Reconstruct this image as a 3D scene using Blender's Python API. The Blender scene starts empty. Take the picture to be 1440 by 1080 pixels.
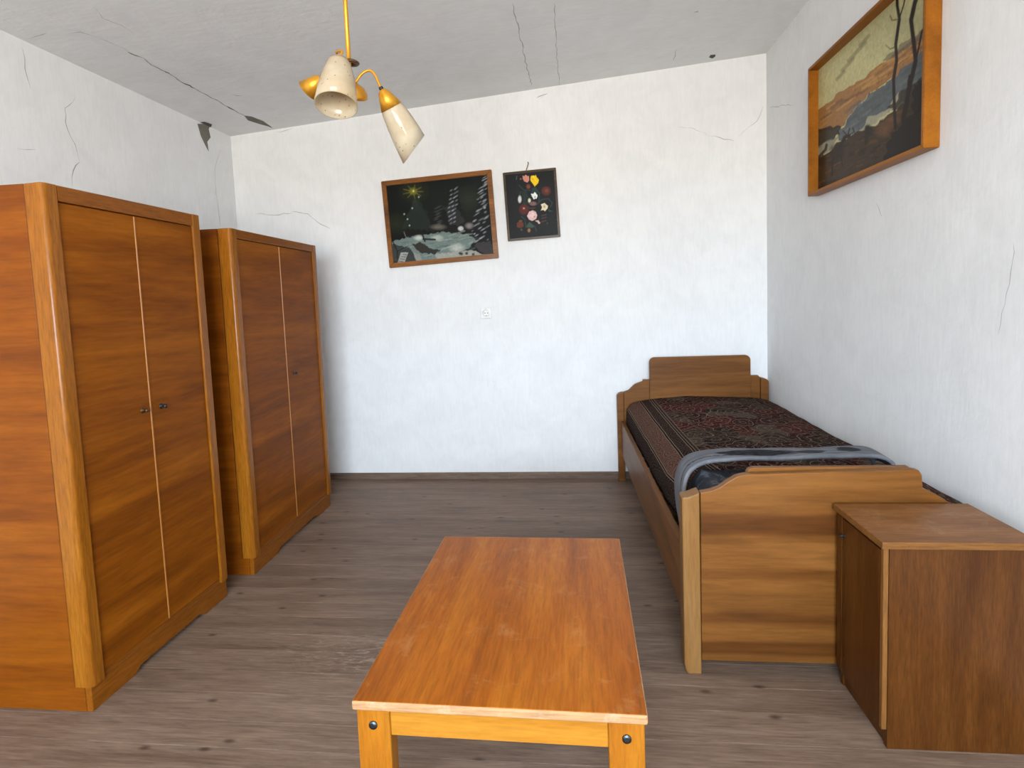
import bpy, bmesh, math, random
import numpy as np
from mathutils import Vector, Matrix, noise as mnoise

random.seed(7)
scene = bpy.context.scene
COL = scene.collection

# ------------------------------------------------------------------ camera
FPX, CX, CY = 794.06, 721.68, 480.92
YAW, PITCH, ROLL, EYE = -0.1073, 0.0776, -0.0385, 1.296
_F = Vector((math.sin(YAW)*math.cos(PITCH), math.cos(YAW)*math.cos(PITCH), -math.sin(PITCH)))
_r = Vector((math.cos(YAW), -math.sin(YAW), 0)); _u = _r.cross(_F)
_R = _r*math.cos(ROLL) + _u*math.sin(ROLL)
_U = _u*math.cos(ROLL) - _r*math.sin(ROLL)
_C = Vector((0, 0, EYE))
cam_data = bpy.data.cameras.new('camera')
cam_data.sensor_fit = 'HORIZONTAL'; cam_data.sensor_width = 36.0
cam_data.lens = FPX/1440*36.0
cam_data.shift_x = (720-CX)/1440; cam_data.shift_y = (CY-540)/1440
cam_data.clip_start = 0.05
cam = bpy.data.objects.new('camera', cam_data); COL.objects.link(cam)
M = Matrix((_R, _U, -_F)).transposed().to_4x4(); M.translation = _C
cam.matrix_world = M
scene.camera = cam

# ------------------------------------------------------------------ light
EXPOSURE = 0.0
SKY_STRENGTH = 42.0
WIN = (-1.15, 0.95, 0.80, 2.30)          # window opening behind the camera: x0, x1, z0, z1
Y_FRONT = -2.3
world = bpy.data.worlds.new('daylight'); scene.world = world
world.use_nodes = True
wn = world.node_tree; wn.nodes.clear()
w_out = wn.nodes.new('ShaderNodeOutputWorld'); w_bg = wn.nodes.new('ShaderNodeBackground')
w_tc = wn.nodes.new('ShaderNodeTexCoord'); w_sep = wn.nodes.new('ShaderNodeSeparateXYZ')
w_ramp = wn.nodes.new('ShaderNodeValToRGB'); w_map = wn.nodes.new('ShaderNodeMapRange')
w_map.inputs['From Min'].default_value = -1; w_map.inputs['From Max'].default_value = 1
wn.links.new(w_tc.outputs['Generated'], w_sep.inputs[0])
wn.links.new(w_sep.outputs['Z'], w_map.inputs['Value'])
wn.links.new(w_map.outputs[0], w_ramp.inputs[0])
wn.links.new(w_ramp.outputs[0], w_bg.inputs['Color'])
wn.links.new(w_bg.outputs[0], w_out.inputs['Surface'])
w_bg.inputs['Strength'].default_value = SKY_STRENGTH
cr = w_ramp.color_ramp
cr.elements[0].position = 0.0; cr.elements[0].color = (0.70, 0.655, 0.59, 1)     # ground outside
cr.elements[1].position = 1.0; cr.elements[1].color = (0.62, 0.80, 1.0, 1)
e = cr.elements.new(0.49); e.color = (0.70, 0.655, 0.59, 1)
e = cr.elements.new(0.51); e.color = (0.80, 0.90, 1.0, 1)
pl = bpy.data.lights.new('window_front_offscreen', 'AREA'); pl.shape = 'RECTANGLE'
pl.size = WIN[1]-WIN[0]; pl.size_y = WIN[3]-WIN[2]; pl.cycles.is_portal = True
plo = bpy.data.objects.new('window_front_offscreen', pl); COL.objects.link(plo)
plo.location = ((WIN[0]+WIN[1])/2, Y_FRONT-0.12, (WIN[2]+WIN[3])/2)
plo.rotation_euler = (math.radians(90), 0, 0)      # -Z of the lamp looks into the room (+Y)
vs = scene.view_settings
vs.view_transform = 'Standard'; vs.look = 'None'; vs.exposure = EXPOSURE; vs.gamma = 1.0
vs.use_curve_mapping = False

# ------------------------------------------------------------------ helpers
def px(u, v, X=None, Y=None, Z=None, ceil=False):
    """photo pixel -> point on the plane that the thing touches"""
    d = _F + _R*((u-CX)/FPX) - _U*((v-CY)/FPX)
    if ceil:      # z = H + tx x + ty y
        t = (CH + CTX*_C.x + CTY*_C.y - _C.z)/(d.z - CTX*d.x - CTY*d.y)
    elif X is not None: t = (X-_C.x)/d.x
    elif Y is not None: t = (Y-_C.y)/d.y
    else: t = (Z-_C.z)/d.z
    return _C + d*t

def srgb(r, g, b):
    def f(c):
        c /= 255
        return c/12.92 if c <= 0.04045 else ((c+0.055)/1.055)**2.4
    return (f(r), f(g), f(b), 1.0)

def mesh_obj(name, bm, mat, parent=None, smooth=False, recalc=True):
    if recalc: bmesh.ops.recalc_face_normals(bm, faces=bm.faces[:])
    me = bpy.data.meshes.new(name); bm.to_mesh(me); bm.free()
    if mat: me.materials.append(mat)
    if smooth:
        for p in me.polygons: p.use_smooth = True
    o = bpy.data.objects.new(name, me); COL.objects.link(o)
    if parent: o.parent = parent
    return o

def empty(name, loc=(0, 0, 0), rz=0, label=None, cat=None, group=None):
    o = bpy.data.objects.new(name, None); COL.objects.link(o)
    o.empty_display_size = 0.1
    o.location = loc; o.rotation_euler = (0, 0, rz)
    tag(o, label, cat, group)
    return o

def tag(o, label=None, cat=None, group=None, kind=None):
    if label: o['label'] = label
    if cat: o['category'] = cat
    if group: o['group'] = group
    if kind: o['kind'] = kind
    return o

def box(bm, x0, x1, y0, y1, z0, z1, bev=0.0, seg=2):
    vs_ = [bm.verts.new((x, y, z)) for z in (z0, z1) for y in (y0, y1) for x in (x0, x1)]
    fs = [bm.faces.new([vs_[i] for i in q]) for q in
          ((0, 2, 3, 1), (4, 5, 7, 6), (0, 1, 5, 4), (2, 6, 7, 3), (0, 4, 6, 2), (1, 3, 7, 5))]
    if bev > 0:
        es = list({e for f in fs for e in f.edges})
        bmesh.ops.bevel(bm, geom=es, offset=bev, segments=seg, profile=0.5, affect='EDGES')
    return bm

def nbox(*a, **k):
    bm = bmesh.new(); box(bm, *a, **k); return bm

def prism(poly, axis, a0, a1, bev=0.0, seg=2):
    """poly = list of 2D points, extruded along axis from a0 to a1"""
    bm = bmesh.new()
    def P(p, a):
        return {'x': (a, p[0], p[1]), 'y': (p[0], a, p[1]), 'z': (p[0], p[1], a)}[axis]
    A = [bm.verts.new(P(p, a0)) for p in poly]; B = [bm.verts.new(P(p, a1)) for p in poly]
    n = len(poly)
    caps = [bm.faces.new(A), bm.faces.new(B[::-1])]
    for i in range(n):
        bm.faces.new((A[i], B[i], B[(i+1) % n], A[(i+1) % n]))
    bmesh.ops.recalc_face_normals(bm, faces=bm.faces[:])
    if bev > 0:
        es = list({e for f in caps for e in f.edges})
        bmesh.ops.bevel(bm, geom=es, offset=bev, segments=seg, profile=0.5, affect='EDGES')
    return bm

def frame_axes(d):
    d = d.normalized()
    a = Vector((0, 0, 1)) if abs(d.z) < 0.9 else Vector((0, 1, 0))
    x = a.cross(d).normalized(); y = d.cross(x)
    return x, y, d

def lathe(prof, org=Vector(), axis=Vector((0, 0, 1)), n=32, bm=None, close=False, slant=None):
    """prof = [(radius, along)]; slant(angle, along) shifts a point along the axis"""
    bm = bm or bmesh.new()
    x, y, d = frame_axes(axis)
    rings = []
    for r, h in prof:
        if r < 1e-6:
            rings.append([bm.verts.new(org + d*h)]); continue
        ring = []
        for k in range(n):
            a = 2*math.pi*k/n
            dirv = x*math.cos(a) + y*math.sin(a)
            hh = h + (slant(dirv, h) if slant else 0)
            ring.append(bm.verts.new(org + dirv*r + d*hh))
        rings.append(ring)
    pairs = list(zip(rings, rings[1:]))
    if close: pairs.append((rings[-1], rings[0]))
    for A, B in pairs:
        for k in range(n):
            k2 = (k+1) % n
            if len(A) == 1 and len(B) == 1: continue
            if len(A) == 1: bm.faces.new((A[0], B[k], B[k2]))
            elif len(B) == 1: bm.faces.new((A[k], B[0], A[k2]))
            else: bm.faces.new((A[k], B[k], B[k2], A[k2]))
    return bm

def tube(pts, rad, n=12, bm=None):
    bm = bm or bmesh.new()
    pts = [Vector(p) for p in pts]
    rings = []; prev = None
    for i, p in enumerate(pts):
        t = (pts[min(i+1, len(pts)-1)] - pts[max(i-1, 0)]).normalized()
        if prev is None: x, y, _ = frame_axes(t)
        else:
            x = (prev - t*prev.dot(t)).normalized(); y = t.cross(x)
        prev = x
        rings.append([bm.verts.new(p + (x*math.cos(2*math.pi*k/n) + y*math.sin(2*math.pi*k/n))*rad) for k in range(n)])
    for A, B in zip(rings, rings[1:]):
        for k in range(n): bm.faces.new((A[k], A[(k+1) % n], B[(k+1) % n], B[k]))
    bm.faces.new(rings[0][::-1]); bm.faces.new(rings[-1])
    return bm

def spline(pts, n=8):
    """Catmull-Rom through pts"""
    pts = [Vector(p) for p in pts]; P = [pts[0]*2-pts[1]] + pts + [pts[-1]*2-pts[-2]]
    out = []
    for i in range(1, len(P)-2):
        for k in range(n):
            t = k/n
            out.append(0.5*((2*P[i]) + (P[i+1]-P[i-1])*t + (2*P[i-1]-5*P[i]+4*P[i+1]-P[i+2])*t*t
                            + (3*P[i]-P[i-1]-3*P[i+1]+P[i+2])*t**3))
    out.append(pts[-1]); return out

# ------------------------------------------------------------------ materials
class NT:
    def __init__(s, name):
        s.m = bpy.data.materials.new(name); s.m.use_nodes = True
        s.t = s.m.node_tree; s.t.nodes.clear()
        s.out = s.n('ShaderNodeOutputMaterial'); s.b = s.n('ShaderNodeBsdfPrincipled')
        s.l(s.b.outputs[0], s.out.inputs[0])
    def n(s, typ, **kw):
        nd = s.t.nodes.new(typ)
        for k, v in kw.items():
            if hasattr(nd, k) and not k[0].isupper(): setattr(nd, k, v)
            else: nd.inputs[k.replace('_', ' ')].default_value = v
        return nd
    def l(s, a, b): s.t.links.new(a, b)
    def coords(s, scale=(1, 1, 1), rot=(0, 0, 0), loc=(0, 0, 0), src='Object'):
        tc = s.n('ShaderNodeTexCoord'); mp = s.n('ShaderNodeMapping')
        mp.inputs['Scale'].default_value = scale; mp.inputs['Rotation'].default_value = rot
        mp.inputs['Location'].default_value = loc
        s.l(tc.outputs[src], mp.inputs[0]); return mp.outputs[0]
    def noise(s, vec, scale, detail=4, rough=0.55, dist=0.0):
        nd = s.n('ShaderNodeTexNoise'); nd.inputs['Scale'].default_value = scale
        nd.inputs['Detail'].default_value = detail; nd.inputs['Roughness'].default_value = rough
        nd.inputs['Distortion'].default_value = dist
        s.l(vec, nd.inputs['Vector']); return nd.outputs['Fac']
    def ramp(s, fac, stops, interp='LINEAR'):
        r = s.n('ShaderNodeValToRGB'); r.color_ramp.interpolation = interp
        el = r.color_ramp.elements
        el[0].position, el[0].color = stops[0][0], stops[0][1]
        el[1].position, el[1].color = stops[-1][0], stops[-1][1]
        for p, c in stops[1:-1]:
            q = el.new(p); q.color = c
        s.l(fac, r.inputs[0]); return r.outputs[0]
    def mix(s, fac, a, b, mode='MIX'):
        m = s.n('ShaderNodeMix', data_type='RGBA', blend_type=mode)
        for sock, v in ((m.inputs[0], fac), (m.inputs[6], a), (m.inputs[7], b)):
            if hasattr(v, 'node'): s.l(v, sock)
            else: sock.default_value = v
        return m.outputs[2]
    def math(s, op, a, b=0.0, c=None):
        m = s.n('ShaderNodeMath', operation=op)
        for i, v in enumerate((a, b) if c is None else (a, b, c)):
            if hasattr(v, 'node'): s.l(v, m.inputs[i])
            else: m.inputs[i].default_value = v
        return m.outputs[0]
    def sep(s, vec):
        n = s.n('ShaderNodeSeparateXYZ'); s.l(vec, n.inputs[0]); return n.outputs
    def bump(s, h, strength=0.2, dist=0.002):
        b = s.n('ShaderNodeBump'); b.inputs['Strength'].default_value = strength
        b.inputs['Distance'].default_value = dist
        s.l(h, b.inputs['Height']); s.l(b.outputs[0], s.b.inputs['Normal'])
    def col(s, c):
        if hasattr(c, 'node'): s.l(c, s.b.inputs['Base Color'])
        else: s.b.inputs['Base Color'].default_value = c
    def rough(s, r):
        if hasattr(r, 'node'): s.l(r, s.b.inputs['Roughness'])
        else: s.b.inputs['Roughness'].default_value = r

def bw(v): return (v, v, v, 1)

def wood(name, cols, axis='y', fine=1.0, rough=0.35, figure=1.0, coat=0.15, wear=None, bands=None, wave=0.0, slope=0.0, streak=0.35, spec=0.16):
    """cols = dark, mid, light; grain runs along axis (object space);
    bands = [(axis, lo, hi, colour)] stripes of darker veneer"""
    s = NT(name)
    st = {'x': (1.2, 14, 14), 'y': (14, 1.2, 14), 'z': (14, 14, 1.2)}[axis]
    lf = {'x': (0.55, 5, 5), 'y': (5, 0.55, 5), 'z': (5, 5, 0.55)}[axis]
    rot = {'x': (0, 0, 0), 'y': (slope, 0, 0), 'z': (0, 0, 0)}[axis]
    big = s.noise(s.coords(lf, rot, (3.1, 1.7, 5.3)), 1.3*figure, 3, 0.5, 0.9)
    mid = s.noise(s.coords(st, rot, (0.3, 7.7, 2.1)), 1.6*fine, 6, 0.6, 1.1)
    fin = s.noise(s.coords(tuple(a*5 for a in st), rot), 2.2*fine, 4, 0.7, 0.2)
    f = s.math('ADD', s.math('MULTIPLY', big, 0.62), s.math('MULTIPLY', mid, 0.38))
    c = s.ramp(f, [(0.30, cols[0]), (0.5, cols[1]), (0.68, cols[2])])
    dk = s.ramp(fin, [(0.34, bw(1-streak)), (0.6, bw(1.0))])
    c = s.mix(1.0, c, dk, 'MULTIPLY')
    if bands:
        co = s.sep(s.coords())
        for (ax, lo, hi, bc, soft) in bands:
            v = co['XYZ'.index(ax.upper())]
            v = s.math('ADD', v, s.math('MULTIPLY', s.math('SUBTRACT', big, 0.5), 0.02))
            a = s.n('ShaderNodeMapRange', interpolation_type='SMOOTHSTEP'); s.l(v, a.inputs[0])
            a.inputs['From Min'].default_value = lo-soft; a.inputs['From Max'].default_value = lo+soft
            b = s.n('ShaderNodeMapRange', interpolation_type='SMOOTHSTEP'); s.l(v, b.inputs[0])
            b.inputs['From Min'].default_value = hi-soft; b.inputs['From Max'].default_value = hi+soft
            k = s.math('SUBTRACT', a.outputs[0], b.outputs[0])
            c = s.mix(k, c, s.mix(1.0, c, bc, 'MULTIPLY'))
    if wear:
        wc, amt, wscale = wear
        wf = s.noise(s.coords((1, 1, 1), (0, 0, 0), (9, 4, 2)), wscale, 8, 0.75, 0.5)
        wf = s.ramp(wf, [(0.62-amt*0.2, bw(0)), (0.8, bw(1))])
        c = s.mix(s.math('MULTIPLY', wf, amt), c, wc)
    s.col(c)
    rr = s.math('ADD', s.math('MULTIPLY', mid, 0.18), rough-0.09)
    s.rough(rr)
    s.bump(s.math('ADD', fin, s.math('MULTIPLY', mid, 0.6)), 0.12, 0.001)
    s.b.inputs['Specular IOR Level'].default_value = spec
    s.b.inputs['Coat Weight'].default_value = coat
    s.b.inputs['Coat Roughness'].default_value = 0.22
    return s.m

def plaster(name, base, stain, brush='z', relief=0.16):
    s = NT(name)
    sc = {'z': (9, 9, 1.6), 'x': (1.6, 9, 9), 'y': (9, 1.6, 9)}[brush]
    br = s.noise(s.coords(sc), 6.0, 6, 0.65, 0.4)
    big = s.noise(s.coords((1, 1, 1), (0, 0, 0), (4, 2, 8)), 1.1, 5, 0.6, 0.6)
    mid = s.noise(s.coords((1, 1, 1), (0, 0, 0), (1, 5, 3)), 5.5, 5, 0.6, 0.8)
    c = s.ramp(big, [(0.32, stain), (0.62, base)])
    c = s.mix(0.55, c, s.ramp(mid, [(0.35, stain), (0.6, base)]))
    c = s.mix(0.12, c, s.mix(1.0, c, s.ramp(br, [(0.3, bw(0.62)), (0.6, bw(1))]), 'MULTIPLY'))
    s.col(c); s.rough(0.9); s.b.inputs['Specular IOR Level'].default_value = 0.15
    lump = s.noise(s.coords((1, 1, 1)), 30, 4, 0.6)
    s.bump(s.math('ADD', s.math('MULTIPLY', br, 0.6), s.math('ADD', s.math('MULTIPLY', mid, 1.2), s.math('MULTIPLY', lump, 0.35))), relief, 0.008)
    return s.m

def plain(name, c, rough=0.5, metal=0.0, spec=0.5, coat=0.0):
    s = NT(name)
    f = s.noise(s.coords(), 40, 4)
    s.col(s.mix(1.0, c, s.ramp(f, [(0.3, bw(0.86)), (0.7, bw(1.0))]), 'MULTIPLY'))
    s.rough(s.math('ADD', s.math('MULTIPLY', f, 0.12), rough-0.06)); s.b.inputs['Metallic'].default_value = metal
    s.b.inputs['Specular IOR Level'].default_value = spec; s.b.inputs['Coat Weight'].default_value = coat
    return s.m

MAT = {}
MAT['wall'] = plaster('white_lime_plaster', (0.81, 0.82, 0.825, 1), (0.745, 0.755, 0.76, 1), 'z')
MAT['ceil'] = plaster('ceiling_plaster', (0.81, 0.82, 0.825, 1), (0.745, 0.755, 0.76, 1), 'x', 0.25)
MAT['crack'] = plain('crack_dark', (0.13, 0.125, 0.115, 1), 0.95, spec=0.1)
MAT['crack_faint'] = plain('crack_faint', (0.42, 0.41, 0.39, 1), 0.95, spec=0.1)
MAT['bare'] = plain('bare_mortar', (0.20, 0.19, 0.165, 1), 0.95, spec=0.1)
ORANGE = ((0.1235, 0.0302, 0.0015, 1), (0.2137, 0.0571, 0.0023, 1), (0.2945, 0.0879, 0.0047, 1))
MAT['w_side'] = wood('wardrobe_side_veneer', ((0.1326, 0.0307, 0.0010, 1), (0.2028, 0.0509, 0.0015, 1), (0.2652, 0.0751, 0.0031, 1)), 'x', rough=0.44, coat=0.0, fine=0.5, figure=1.6, streak=0.22)
MAT['w_post'] = wood('wardrobe_post_wood', ((0.2090, 0.0647, 0.0039, 1), (0.2755, 0.0882, 0.0055, 1), (0.3325, 0.1175, 0.0088, 1)), 'z', rough=0.32, coat=0.2)
MAT['w_rail'] = wood('wardrobe_rail_wood', ((0.1620, 0.0467, 0.0022, 1), (0.2250, 0.0662, 0.0037, 1), (0.2700, 0.0852, 0.0060, 1)), 'y', rough=0.34)
MAT['w_bead'] = plain('wardrobe_bead', (0.38, 0.15, 0.03, 1), 0.35)
MAT['table'] = wood('table_top_wood', ((0.2226, 0.0535, 0.0021, 1), (0.3542, 0.0940, 0.0036, 1), (0.4453, 0.1399, 0.0073, 1)), 'y', fine=0.9, rough=0.34, figure=1.5, coat=0.1,
                    wear=((0.62, 0.36, 0.16, 1), 0.35, 9.0), streak=0.28)
MAT['t_edge'] = wood('table_edge_worn', ((0.3500, 0.1680, 0.0700, 1), (0.4620, 0.2520, 0.1190, 1), (0.5040, 0.3080, 0.1750, 1)), 'x', rough=0.5, wear=((0.75, 0.55, 0.40, 1), 0.5, 12), coat=0)
MAT['t_apron'] = wood('table_apron_wood', ((0.3108, 0.1110, 0.0089, 1), (0.3996, 0.1591, 0.0148, 1), (0.4588, 0.1998, 0.0222, 1)), 'x', rough=0.35, streak=0.2)
MAT['t_leg'] = wood('table_leg_wood', ((0.2560, 0.0760, 0.0048, 1), (0.3520, 0.1200, 0.0080, 1), (0.4000, 0.1600, 0.0128, 1)), 'z', rough=0.35, streak=0.25)
BEDC = ((0.0902, 0.0314, 0.0057, 1), (0.1640, 0.0621, 0.0116, 1), (0.2296, 0.0933, 0.0203, 1))
MAT['b_panel'] = wood('bed_panel_veneer', BEDC, 'x', figure=1.5, fine=0.45, streak=0.22, rough=0.42, coat=0.08,
                      bands=[('z', 0.485, 0.555, (0.60, 0.52, 0.44, 1), 0.010), ('z', 0.335, 0.37, (0.78, 0.72, 0.66, 1), 0.012),
                             ('z', 0.18, 0.215, (0.70, 0.64, 0.58, 1), 0.010), ('z', 0.07, 0.115, (0.62, 0.55, 0.48, 1), 0.008)])
MAT['b_head'] = wood('bed_head_veneer', BEDC, 'x', figure=1.5, fine=0.45, streak=0.22, rough=0.42, coat=0.08)
MAT['b_post'] = wood('bed_post_wood', ((0.1575, 0.0681, 0.0172, 1), (0.2100, 0.0980, 0.0261, 1), (0.2475, 0.1271, 0.0421, 1)), 'z', rough=0.45, coat=0.05, streak=0.2)
MAT['b_rail'] = wood('bed_rail_wood', BEDC, 'y', figure=1.5, fine=0.45, streak=0.22, rough=0.45, coat=0.05)
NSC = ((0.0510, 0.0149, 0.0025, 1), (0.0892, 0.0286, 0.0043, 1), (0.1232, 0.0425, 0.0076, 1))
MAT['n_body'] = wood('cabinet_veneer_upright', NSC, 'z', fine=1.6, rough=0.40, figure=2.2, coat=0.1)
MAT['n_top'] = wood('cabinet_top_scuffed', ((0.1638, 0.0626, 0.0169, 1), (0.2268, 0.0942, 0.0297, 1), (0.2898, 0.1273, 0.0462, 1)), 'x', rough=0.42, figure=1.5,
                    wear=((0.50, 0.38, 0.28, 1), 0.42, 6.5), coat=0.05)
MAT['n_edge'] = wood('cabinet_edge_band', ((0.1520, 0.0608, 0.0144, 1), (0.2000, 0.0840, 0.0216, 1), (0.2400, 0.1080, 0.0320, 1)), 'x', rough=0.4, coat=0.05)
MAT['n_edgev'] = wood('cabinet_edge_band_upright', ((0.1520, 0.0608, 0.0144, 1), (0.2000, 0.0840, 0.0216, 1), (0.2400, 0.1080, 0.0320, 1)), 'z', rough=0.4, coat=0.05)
MAT['brass'] = plain('brass', (0.74, 0.36, 0.035, 1), 0.36, 0.7)
MAT['brass_dk'] = plain('tarnished_metal', (0.10, 0.045, 0.015, 1), 0.4, 0.6)
MAT['black'] = plain('black_plastic', (0.012, 0.011, 0.010, 1), 0.4)
MAT['steel'] = plain('bolt_steel', (0.07, 0.08, 0.085, 1), 0.4, 1.0)
MAT['outlet'] = plain('outlet_plastic', (0.76, 0.76, 0.745, 1), 0.35)
MAT['frame1'] = wood('picture_frame_brown', ((0.10, 0.035, 0.008, 1), (0.21, 0.075, 0.012, 1), (0.32, 0.12, 0.02, 1)), 'x', rough=0.35)
MAT['frame2'] = wood('picture_frame_dark', ((0.035, 0.022, 0.010, 1), (0.07, 0.042, 0.018, 1), (0.12, 0.075, 0.03, 1)), 'x', rough=0.4)
MAT['frame3'] = wood('picture_frame_orange', ((0.20, 0.066, 0.005, 1), (0.28, 0.094, 0.007, 1), (0.34, 0.122, 0.010, 1)), 'y', rough=0.4, streak=0.15, coat=0.03)
MAT['mattress'] = plain('mattress_ticking', (0.10, 0.09, 0.08, 1), 0.9)

def mat_door():
    return wood('wardrobe_door_veneer', ORANGE, 'y', figure=1.5, fine=0.5, rough=0.46, coat=0.0, slope=0.17, streak=0.22, spec=0.09)
MAT['door'] = mat_door()

def floor_mat():
    s = NT('floor_grey_brown_wood')
    oi = s.n('ShaderNodeObjectInfo')
    tc = s.n('ShaderNodeTexCoord')
    off = s.n('ShaderNodeCombineXYZ'); s.l(s.math('MULTIPLY', oi.outputs['Random'], 37.0), off.inputs[0])
    s.l(s.math('MULTIPLY', oi.outputs['Random'], 11.0), off.inputs[2])
    def co(scale):
        a = s.n('ShaderNodeVectorMath', operation='ADD'); s.l(tc.outputs['Object'], a.inputs[0]); s.l(off.outputs[0], a.inputs[1])
        mp = s.n('ShaderNodeMapping'); mp.inputs['Scale'].default_value = scale; s.l(a.outputs[0], mp.inputs[0]); return mp.outputs[0]
    big = s.noise(co((0.8, 5, 1)), 1.5, 4, 0.55, 0.8)
    mid = s.noise(co((2.0, 24, 1)), 2.0, 6, 0.65, 1.2)
    fin = s.noise(co((7, 110, 1)), 1.5, 4, 0.7, 0.3)
    f = s.math('ADD', s.math('MULTIPLY', big, 0.5), s.math('MULTIPLY', mid, 0.5))
    c = s.ramp(f, [(0.30, (0.112, 0.068, 0.044, 1)), (0.5, (0.205, 0.136, 0.096, 1)), (0.70, (0.308, 0.216, 0.158, 1))])
    c = s.mix(1.0, c, s.ramp(fin, [(0.3, bw(0.62)), (0.6, bw(1.0))]), 'MULTIPLY')
    # knots
    v = s.n('ShaderNodeTexVoronoi', feature='F1', voronoi_dimensions='2D'); v.inputs['Scale'].default_value = 1.0
    s.l(co((2.1, 4.2, 1)), v.inputs['Vector'])
    kn = s.ramp(v.outputs['Distance'], [(0.012, bw(1)), (0.052, bw(0))])
    c = s.mix(s.math('MULTIPLY', kn, 0.75), c, (0.030, 0.015, 0.010, 1))
    # pale scuffs worn in front of the table, and a little everywhere
    pos = s.sep(tc.outputs['Object'])
    d = s.math('SQRT', s.math('ADD', s.math('POWER', s.math('ADD', pos['X'], 0.80), 2.0), s.math('MULTIPLY', s.math('POWER', s.math('SUBTRACT', pos['Y'], 1.93), 2.0), 7.0)))
    near = s.ramp(d, [(0.02, bw(1)), (0.50, bw(0))])
    sc = s.noise(s.coords((3, 14, 1)), 4.5, 8, 0.75, 1.2)
    sm = s.ramp(sc, [(0.50, bw(0)), (0.66, bw(1))])
    c = s.mix(s.math('MULTIPLY', s.math('MULTIPLY', sm, near), 0.7), c, (0.50, 0.40, 0.33, 1))
    sp = s.noise(s.coords((20, 60, 1)), 4.0, 3, 0.6)
    c = s.mix(s.math('MULTIPLY', s.ramp(sp, [(0.70, bw(0)), (0.78, bw(1))]), 0.5), c, (0.45, 0.38, 0.33, 1))
    s.col(c); s.rough(s.math('ADD', s.math('MULTIPLY', mid, 0.25), 0.36))
    s.b.inputs['Specular IOR Level'].default_value = 0.22
    s.bump(s.math('ADD', fin, mid), 0.15, 0.001)
    return s.m
MAT['floor'] = floor_mat()
MAT['base'] = wood('baseboard_grey_brown', ((0.10, 0.065, 0.045, 1), (0.16, 0.11, 0.08, 1), (0.22, 0.16, 0.12, 1)), 'x', rough=0.5)

# ------------------------------------------------------------------ room
XL, XR, YB = -2.427, 1.30, 3.963
CH, CTX, CTY = 2.7133, 0.0743, 0.0022
def cz(x, y): return CH + CTX*x + CTY*y
T = 0.18

floor = mesh_obj('floor', nbox(XL-T, XR+T, Y_FRONT-T, YB+T, -0.12, -0.006), MAT['base'])
tag(floor, kind='structure')
yy = Y_FRONT; k = 0
while yy < YB-1e-3:
    wdt = (0.118, 0.104, 0.125, 0.110)[k % 4]
    y1 = min(yy+wdt, YB)
    # full-length boards
    for (a, b) in ((XL, XR),):
        mesh_obj('floor_plank', nbox(a+0.0004, b-0.0004, yy+0.0004, y1-0.0004, -0.006, 0.0, 0.0008, 1), MAT['floor'], floor)
    yy = y1; k += 1

def slab(name, poly, axis, a0, a1, mat):
    o = mesh_obj(name, prism(poly, axis, a0, a1), mat); tag(o, kind='structure'); return o
wall_back = slab('wall_back', [(XL-T, -0.12), (XR+T, -0.12), (XR+T, cz(XR+T, YB)), (XL-T, cz(XL-T, YB))], 'y', YB, YB+T, MAT['wall'])
wall_left = slab('wall_left', [(Y_FRONT, -0.12), (YB, -0.12), (YB, cz(XL, YB)), (Y_FRONT, cz(XL, Y_FRONT))], 'x', XL-T, XL, MAT['wall'])
wall_right = slab('wall_right', [(Y_FRONT, -0.12), (YB, -0.12), (YB, cz(XR, YB)), (Y_FRONT, cz(XR, Y_FRONT))], 'x', XR, XR+T, MAT['wall'])
# window wall behind the camera, built round the opening
bm = bmesh.new()
x0, x1, z0, z1 = WIN
for (a, b, c, d) in ((XL-T, x0, -0.12, 2.50), (x1, XR+T, -0.12, 2.50), (x0, x1, -0.12, z0), (x0, x1, z1, 2.50)):
    box(bm, a, b, Y_FRONT-T, Y_FRONT, c, d)
A = [bm.verts.new((x, y, z)) for y in (Y_FRONT-T, Y_FRONT) for x, z in ((XL-T, 2.50), (XR+T, 2.50), (XR+T, cz(XR+T, y)), (XL-T, cz(XL-T, y)))]
for q in ((0, 1, 2, 3), (7, 6, 5, 4), (0, 4, 5, 1), (1, 5, 6, 2), (2, 6, 7, 3), (3, 7, 4, 0)): bm.faces.new([A[i] for i in q])
wall_front = mesh_obj('wall_front', bm, MAT['wall']); tag(wall_front, kind='structure')
win = empty('window_1', ((x0+x1)/2, Y_FRONT-T/2, z0)); tag(win, kind='structure')
wm = plain('window_paint', (0.75, 0.75, 0.72, 1), 0.4)
hw = (x1-x0)/2; hh = z1-z0
for (a, b, c, d) in ((-hw, -hw+0.06, 0, hh), (hw-0.06, hw, 0, hh), (-hw+0.06, hw-0.06, 0, 0.06), (-hw+0.06, hw-0.06, hh-0.06, hh), (-0.04, 0.04, 0.06, hh-0.06)):
    mesh_obj('window_frame', nbox(a, b, -0.03, 0.03, c, d, 0.004, 1), wm, win)
mesh_obj('window_sill', nbox(-hw-0.05, hw+0.05, -0.02, 0.22, -0.03, 0.0, 0.006, 2), wm, win)

bm = bmesh.new()
xa, xb, ya, yb = XL-T, XR+T, Y_FRONT-T, YB+T
A = [bm.verts.new((x, y, cz(x, y)+dz)) for dz in (0, 0.15) for x, y in ((xa, ya), (xb, ya), (xb, yb), (xa, yb))]
for q in ((3, 2, 1, 0), (4, 5, 6, 7), (0, 1, 5, 4), (1, 2, 6, 5), (2, 3, 7, 6), (3, 0, 4, 7)): bm.faces.new([A[i] for i in q])
ceiling = mesh_obj('ceiling', bm, MAT['ceil']); tag(ceiling, kind='structure')

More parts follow.
